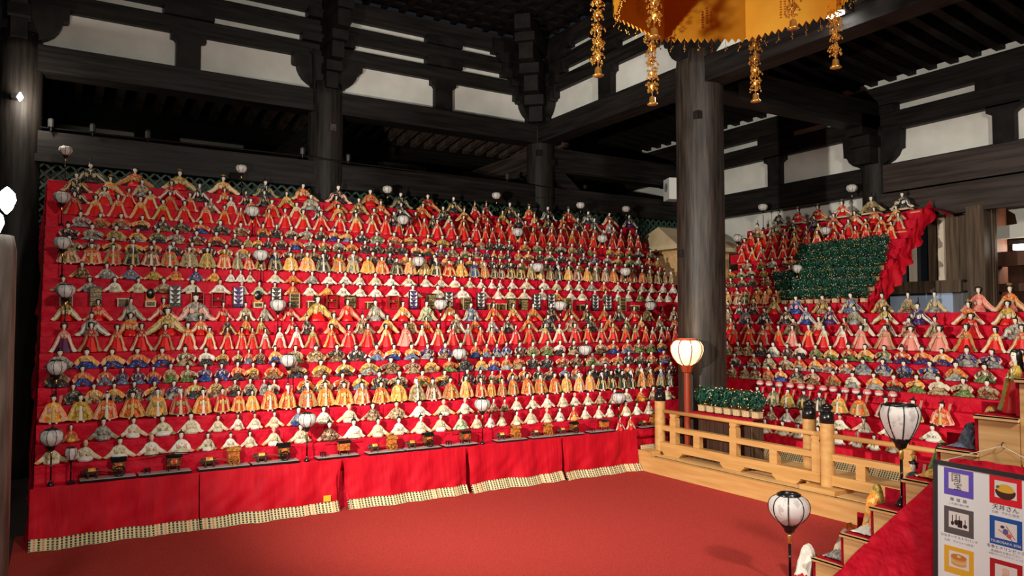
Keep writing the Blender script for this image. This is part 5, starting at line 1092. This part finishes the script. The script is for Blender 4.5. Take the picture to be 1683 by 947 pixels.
for a, b in (((B_ + .034, .254), (B_ + .088, .290)), ((B_ + .064, .232), (B_ + .098, .284))):
    m = MB().bar((a[0], -a[1], .0024), (b[0], -b[1], .0024), .0028, .0006); obj('ski_print', m, pm('ski', (.35, .10, .05)), f4)
text('TSUBOSAKA 2026', B_ + .062, .309, .0150, MWHT, f4, bold=.0002); text('冬季ヒナリンピック', B_ + .062, .336, .0165, INK, bold=.0); text('裏通路をお進み下さい', B_ + .062, .354, .0115, INK2); text('仲間がみつけられるでしょうか', B_ + .062, .368, .0095, INK2)
f5 = square(A_, .385, W_, H_, pm('yellow', (.80, .46, .03)), 'yellow_square')
for q, (cy, cc) in enumerate(((.458, (.70, .38, .12)), (.447, (.78, .52, .22)), (.436, (.70, .38, .12)), (.428, (.58, .22, .04)))): blob(A_ + .062, cy, .034, .014, .0022 + q*.0003, 'pancake_print', pm('pancake%d' % q, cc), f5)
pane(A_ + .055, .420, A_ + .070, .430, .0040, 'butter_print', pm('butter', (.85, .62, .25)), f5)
f6 = square(B_, .388, W_, H_, pm('dark_red', (.45, .015, .02)), 'dark_red_square')
for q in range(4): pane(B_ + .050 + q*.007, .418 + (.004 if q in (0, 3) else 0), B_ + .0545 + q*.007, .450, .0022, 'finger_print', pm('hand%d' % q, (.75, .48, .32)), f6)
blob(B_ + .062, .455, .016, .012, .0024, 'palm_print', pm('palm', (.75, .48, .32)), f6)
for q in range(26): text('┊', .025, .03 + q*.022, .014, pm('edge', (.45, .55, .55)) if q == 0 else bpy.data.materials['print_edge'], name='margin_mark')
cord = (obj('cord', MB().tube([(pa.x + .01, pa.y - .004, pa.z - .01), ((XS - .03 + pa.x)/2, (pa.y + hk.y)/2, (pa.z + hk.z)/2 - .006), (XS - .018, hk.y, hk.z), ((XS - .03 + pa.x)/2, hk.y - .12, hk.z - .04), (pa.x + .01, hk.y - .24, hk.z - .085)], .0018, 6), base_mat('white_cord', (.75, .72, .62), .7)))
cord.parent = po_; cord.matrix_parent_inverse = PMW.inverted()
# dolls on the stair, most of them turned away
def sd(i, f, x=.2): return (XS + x, sy[i] - SR*f, SR*(i + 1) + .007)
FX = PI/2      # they bow away over the width of the tread
bowing_doll((XS + .10, sy[0] + .125, .012), FX + .3, 1.55, 'wrw', 'white and red crumpled doll bowing on the carpet before the stair')
bowing_doll(sd(0, .5, .20), FX, 1.4, 'wso', 'grey-white silk doll with orange sash bowing on the lowest stair tread')
bf = bowing_doll(sd(1, .5, .19), FX, 1.35, 'owy', 'large doll in orange floral kimono bowing on the second stair tread', 1.45)
obj('chrysanthemum_crest', MB().lathe([(.001, .003), (.008, .004), (.018, .001), (.0186, 0)], (0, 0, 0), 32, lobes=16, amp=.08), TRIM[0], bf, (.012, .066, .060), (-1.0, 0, 0))
doll('S', 'k', sd(2, .36, .29), -1.75, 1.1, label='striped black and grey doll standing beside the lantern base on the third stair tread', skirt='w', wide=.8)
bowing_doll(sd(3, .5, .20), FX, 1.3, 'gok', 'green brocade doll bowing on the fourth stair tread')
bowing_doll(sd(4, .5, .13), FX, 1.0, 'cck', 'slate grey doll bowing on the fifth stair tread', .9).scale.x = .72
bowing_doll(sd(4, .5, .325), FX, .95, 'nro', 'brown flowered doll bowing behind the slate grey one on the fifth stair tread', 1.5).scale.x = .68
gl = doll('L', 'y', sd(5, .5, .18), -PI/2 - .15, 1.5, label='tall doll in gold and red robes with long black hair on the sixth stair tread', wide=.54)
def long_hair():
    m = MB(); m.loft([ring((0, .010, .020), (.012, 0, 0), (0, .012, 0), 10), ring((0, .016, .008), (.022, 0, 0), (0, .014, 0), 10), ring((0, .024, -.020), (.022, 0, 0), (0, .009, 0), 10), ring((0, .034, -.052), (.016, 0, 0), (0, .005, 0), 10)]); return m.mesh('long_hair', True)
obj('long_hair', long_hair(), MHAIR, gl, (0, -.004, .186))
# two big lanterns by the stair, one in front of it on the carpet
p = hit(1297, 838, 0, XS - .14); lantern(p.x, p.y, .011, p.z - .011, 1.60, 'large painted paper lantern standing on the carpet at the stair foot', None, MPAPB)
p = hit(1480, 697, 0, XS + .125); q = lantern(p.x, p.y, SR*3 + .007, p.z - SR*3 - .007, 1.58, 'large white paper lantern standing on the third stair tread', None, MPAPB, MBLK, LMT)
# ------------------------------------------------------------------ gilt canopy with hanging ornaments
def cam_pt(px, f, z): r = (px - 841.5)/F*f; return Vector((FW[0]*f + RT[0]*r, FW[1]*f + RT[1]*r, z))
CZ = 3.56; c1 = cam_pt(1096, 5.2, CZ); c2 = cam_pt(1232, 5.2, CZ); sd_ = (c2 - c1); S8 = sd_.length; e1 = sd_.normalized(); e2 = Vector((-FW[0], -FW[1], 0))
pts = [c1]; dr = e1.copy(); ang = 0
for i in range(7):
    dd = e1*math.cos(i*PI/4) + e2*math.sin(i*PI/4); pts.append(pts[-1] + dd*S8)
can = thing('hanging_canopy', 'octagonal gilt canopy with zigzag hem hung under the ceiling', 'canopy', (0, 0, 0))
cc = sum(pts, Vector())/8
for i in range(8):
    a, b = pts[i], pts[(i + 1) % 8]; nrm = ((a + b)/2 - cc).normalized(); n = 12; m = MB(); V_ = []; 
    for t in (0.0, 1.0):
        off = nrm*(.012*t)
        V_.append([a + off + Vector((0, 0, .62)), b + off + Vector((0, 0, .62))] + [b + (a - b)*(q/(2*n)) + off + Vector((0, 0, .032 if q % 2 == 0 else 0)) for q in range(2*n + 1)])
    N_ = len(V_[0]); m.add(V_[0] + V_[1], [tuple(range(N_)), tuple(reversed(range(N_, 2*N_)))] + [(q, q + N_, (q + 1) % N_ + N_, (q + 1) % N_) for q in range(N_)])
    pn = obj('gilt_panel', m, MGOLDP, can)
    mid = (a + b)/2 - nrm*.008
    for q in range(3):
        st_ = MB(); 
        for z in range(7): st_.lathe([(.001, -.006), (.006, 0), (.001, .006)], tuple(mid + (b - a).normalized()*(-.03 + q*.03) + Vector((0, 0, .13 + z*.018 - .03*abs(q - 1)))), 6)
        so = obj('bead_string', st_, MGOLD, pn)
    for q in range(6):
        t = (q + .5)/6; pt = a + (b - a)*t; f = MB(); f.tube([pt + Vector((0, 0, .01)), pt + Vector((0, 0, -.03))], .0014, 5)
        for w in range(5): f.lathe([(.0006, -.006), (.005, 0), (.0006, .006)], tuple(pt + Vector((random.uniform(-.012, .012), random.uniform(-.012, .012), -.03 - .008*w))), 6)
        fo = obj('bead_fringe', f, MGOLD, pn); fo['kind'] = 'stuff'
obj('canopy_roof', MB().add([tuple(p + Vector((0, 0, .62))) for p in pts] + [tuple(cc + Vector((0, 0, 1.15)))], [(i, (i + 1) % 8, 8) for i in range(8)]), MGOLDP, can)
obj('chain', MB().tube([tuple(cc + Vector((0, 0, 1.1))), tuple(cc + Vector((0, 0, 2.35)))], .02, 8), MGOLD, can)
def ornament(px, f, ybot, ytop, lab):
    top = cam_pt(px, f, 0); zb = CAMZ + (528 - ybot)/F*f; zt = CAMZ + (528 - ytop)/F*f
    d = thing('hanging_ornament', lab, 'ornament', (top.x, top.y, 0), 0, 'gilt ornaments hanging from the canopy')
    ch = obj('chain', MB().tube([(0, 0, zb + .05), (0, 0, zt)], .003, 6), MGOLD, d); sp_ = .092; z = zb + .13
    while z < zt + .04:
        cl = MB(); cl.lathe([(.002, -.03), (.012, -.012), (.016, .004), (.006, .022)], (0, 0, z), 8)
        for q in range(36):
            a = random.uniform(0, 6.28); r = random.uniform(.012, .048); zz = z + random.uniform(-.045, .035) - r*.3
            cl.tube([(0, 0, z + .01), (r*math.cos(a), r*math.sin(a), zz + .012)], .0012, 4); cl.lathe([(.0008, -.008), (.0062, -.002), (.0062, .003), (.0008, .009)], (r*math.cos(a), r*math.sin(a), zz), 6)
        co = obj('flower_cluster', cl, MGOLD, d); co['kind'] = 'stuff'; z += sp_
    obj('bell', MB().lathe([(.036, .0), (.034, .006), (.022, .016), (.020, .046), (.014, .056), (.003, .060)], (0, 0, zb), 14, lobes=7, amp=.05), MGOLD, d, smooth=True)
for px, f, yb_, yt in ((985, 4.72, 120, -60), (1075, 5.15, 168, 30), (1079, 4.3, 55, -80), (1247, 5.2, 163, 48), (1311, 4.5, 40, -70), (1381, 4.75, 106, -40)): ornament(px, f, yb_, yt, {985: 'gilt flower chain with bell hung clear of the canopy before the plaster frieze', 1075: 'long gilt flower chain with bell hung beside the round pillar', 1079: 'short gilt flower chain with bell close against the canopy panel', 1247: 'gilt flower chain with bell hung before the dark stage beam', 1311: 'short gilt flower chain with bell beside the white plaster corner', 1381: 'gilt flower chain with bell hung below the clamp lamp'}[px])
# ------------------------------------------------------------------ lamps, post, speaker, shrine roof, cables
lp_ = thing('lamp_post', 'worn pale timber post with floodlamps at the end of the long stand', 'post', (-.235, 3.86, 0))
obj('post', MB().lathe([(.085, 0), (.082, 1.9), (.070, 1.965)], n=16), noisy('worn_grey_wood', (.09, .075, .06), (.22, .19, .165), 8, (4, 4, .4), .6, .3), lp_, smooth=True)
for dz, dx in ((2.02, .0), (2.12, .04)): obj('bulb', MB().lathe([(.004, -.06), (.020, -.04), (.034, 0), (.028, .03), (.004, .055)], (dx, 0, dz), 12), MBULB, lp_, smooth=True)
hp = thing('beam_lamp', 'small lit floodlamp on the dark pillar above the long stand end', 'lamp', tuple(hit(33, 160, 1, 9.0)))
bl_ = bpy.data.lights.new('beam_lamp_light', 'POINT'); bl_.energy = 22; bl_.color = (1, .9, .75); bl_.shadow_soft_size = .05; blo = bpy.data.objects.new('beam_lamp_light', bl_); COL.objects.link(blo); blo.location = hit(33, 160, 1, 9.0) + Vector((.12, -.1, -.02))
obj('bulb', MB().lathe([(.004, -.04), (.03, 0), (.004, .05)], n=10), MBULB, hp, smooth=True); obj('bracket', MB().box((-.05, .1, .02), (.05, .16, .05)), MBLK, hp)
for (px, py, ax, val, lab) in ((1378, 18, 0, XC - .225, 'black floodlamp with a lit lens clamped to the stage beam'),):
    q = hit(px, py, ax, val); d = thing('clamp_lamp', lab, 'lamp', tuple(q)); obj('housing', MB().box((0, 0, .03), (.14, .2, .12)), MBLK, d); obj('lens', MB().box((-.03, .02, -.035), (.09, .15, .012)), MBULB, d); obj('clamp', MB().box((.1, 0, .02), (.08, .06, .06)), MBLK, d)
for li, (px, py, yy) in enumerate(((152, 231, 9.18), (83, 226, 9.18), (243, 231, 9.18), (572, 269, 9.18), (497, 262, 9.1), (834, 281, 9.18))):
    q = hit(px, py, 1, yy); d = thing('spot_lamp', ['small spot lamp over the first lattice bay beside another', 'small spot lamp nearest the dark end pillar', 'small spot lamp alone over the lattice beam', 'small spot lamp just past the grey pillar', 'small spot lamp at the grey pillar cable', 'small spot lamp beside the corner pillar'][li], 'lamp', (q.x, q.y, 3.6), random.uniform(-.5, .5), 'small spot lamps along the lower beam')
    obj('can', MB().lathe([(.028, -.05), (.03, .02), (.02, .04)], (0, 0, .085), 10), base_mat('lamp_grey', (.025, .025, .025), .35) if 'lamp_grey' not in bpy.data.materials else bpy.data.materials['lamp_grey'], d); obj('yoke', MB().box((0, 0, .02), (.012, .02, .05)), MBLK, d)
tag(obj('beam_cable', MB().tube([(-.2, YC - .14, 3.63), (2.6, YC - .24, 3.62), (3.2, YC - .24, 3.60), (5.9, YC - .22, 3.58), (6.4, YC - .23, 3.57)], .008, 6), MBLK), 'black power cable running along the lower beam', 'cable')
tag(obj('column_cable', MB().tube([(2.68, YC - .23, 3.62), (2.69, YC - .24, 4.1), (2.66, YC - .16, 5.0)], .009, 6), MBLK), 'black cable climbing the grey pillar', 'cable')
spk = hit(1105, 312, 0, 8.35); d = thing('loudspeaker', 'white box loudspeaker on the outer wall behind the pillar', 'loudspeaker', (spk.x, spk.y, spk.z), -.4)
obj('cabinet', MB().box((0, 0, 0), (.20, .26, .34)), MWHT, d); obj('cone', MB().lathe([(.02, 0), (.06, .006), (.075, .004), (.07, 0)], (0, 0, 0), 16), base_mat('grille_grey', (.25, .25, .24), .6), d, (-.102, 0, .03), (0, -PI/2, 0)); obj('bracket', MB().box((0, .28, .14), (.06, .44, .08)), MBLK, d)
sh_ = thing('small_shrine', 'small wooden shrine with a pale gabled roof behind the pillar', 'shrine', (8.42, 8.62, 0), scale=(.95, .86, 1))
obj('cabin', MB().box((0, 0, 2.42), (1.1, .9, .56)), MPLT, sh_); obj('roof', MB().add([(-.78, -.65, 2.72), (.78, -.65, 2.72), (.62, 0, 3.04), (-.62, 0, 3.04), (-.78, .65, 2.72), (.78, .65, 2.72), (-.78, -.65, 2.66), (.78, -.65, 2.66), (-.78, .65, 2.66), (.78, .65, 2.66)], [(0,1,2,3), (5,4,3,2), (0,3,4), (1,5,2), (6,7,1,0), (9,8,4,5), (8,6,0,4), (7,9,5,1), (6,8,9,7)]), noisy('shrine_roof', (.52, .40, .23), (.64, .52, .33), 4, (1, 1, 1), .7, .1), sh_)
for q in range(5): obj('window_bar', MB().box((-.4 + q*.2, -.455, 2.47), (.02, .02, .36)), MPINE2, sh_)
obj('stand', MB().box((0, 0, 1.07), (1.0, .8, 2.14)), MW, sh_)
# dark shelving with slats at the very end
ds = thing('slatted_rack', 'dark rack of thin slats beside the end of the long stand', 'rack', (0, 0, 0))
for q in range(9): obj('slat', MB().box((-.72, 6.9, .12 + q*.062), (.62, .5, .012)), noisy('slat_grey', (.05, .05, .05), (.22, .22, .21), 12, (8, 1, 1), .5, .1) if q == 0 else bpy.data.materials['slat_grey'], ds)
for x in (-1.0, -.44): obj('upright', MB().box((x, 6.66, .4), (.04, .04, .8)), MW, ds)
bpy.context.view_layer.update(); dg_ = bpy.context.evaluated_depsgraph_get()
TXM = [(bpy.data.meshes.new_from_object(t[0].evaluated_get(dg_)), t) for t in TXT]
for me, (t_, name, mt, par, loc) in TXM:
    cv_ = t_.data; bpy.data.objects.remove(t_); bpy.data.curves.remove(cv_); me.materials.clear(); o = obj(name, me, mt, par, loc); o['kind'] = 'stuff'
bpy.context.view_layer.update()
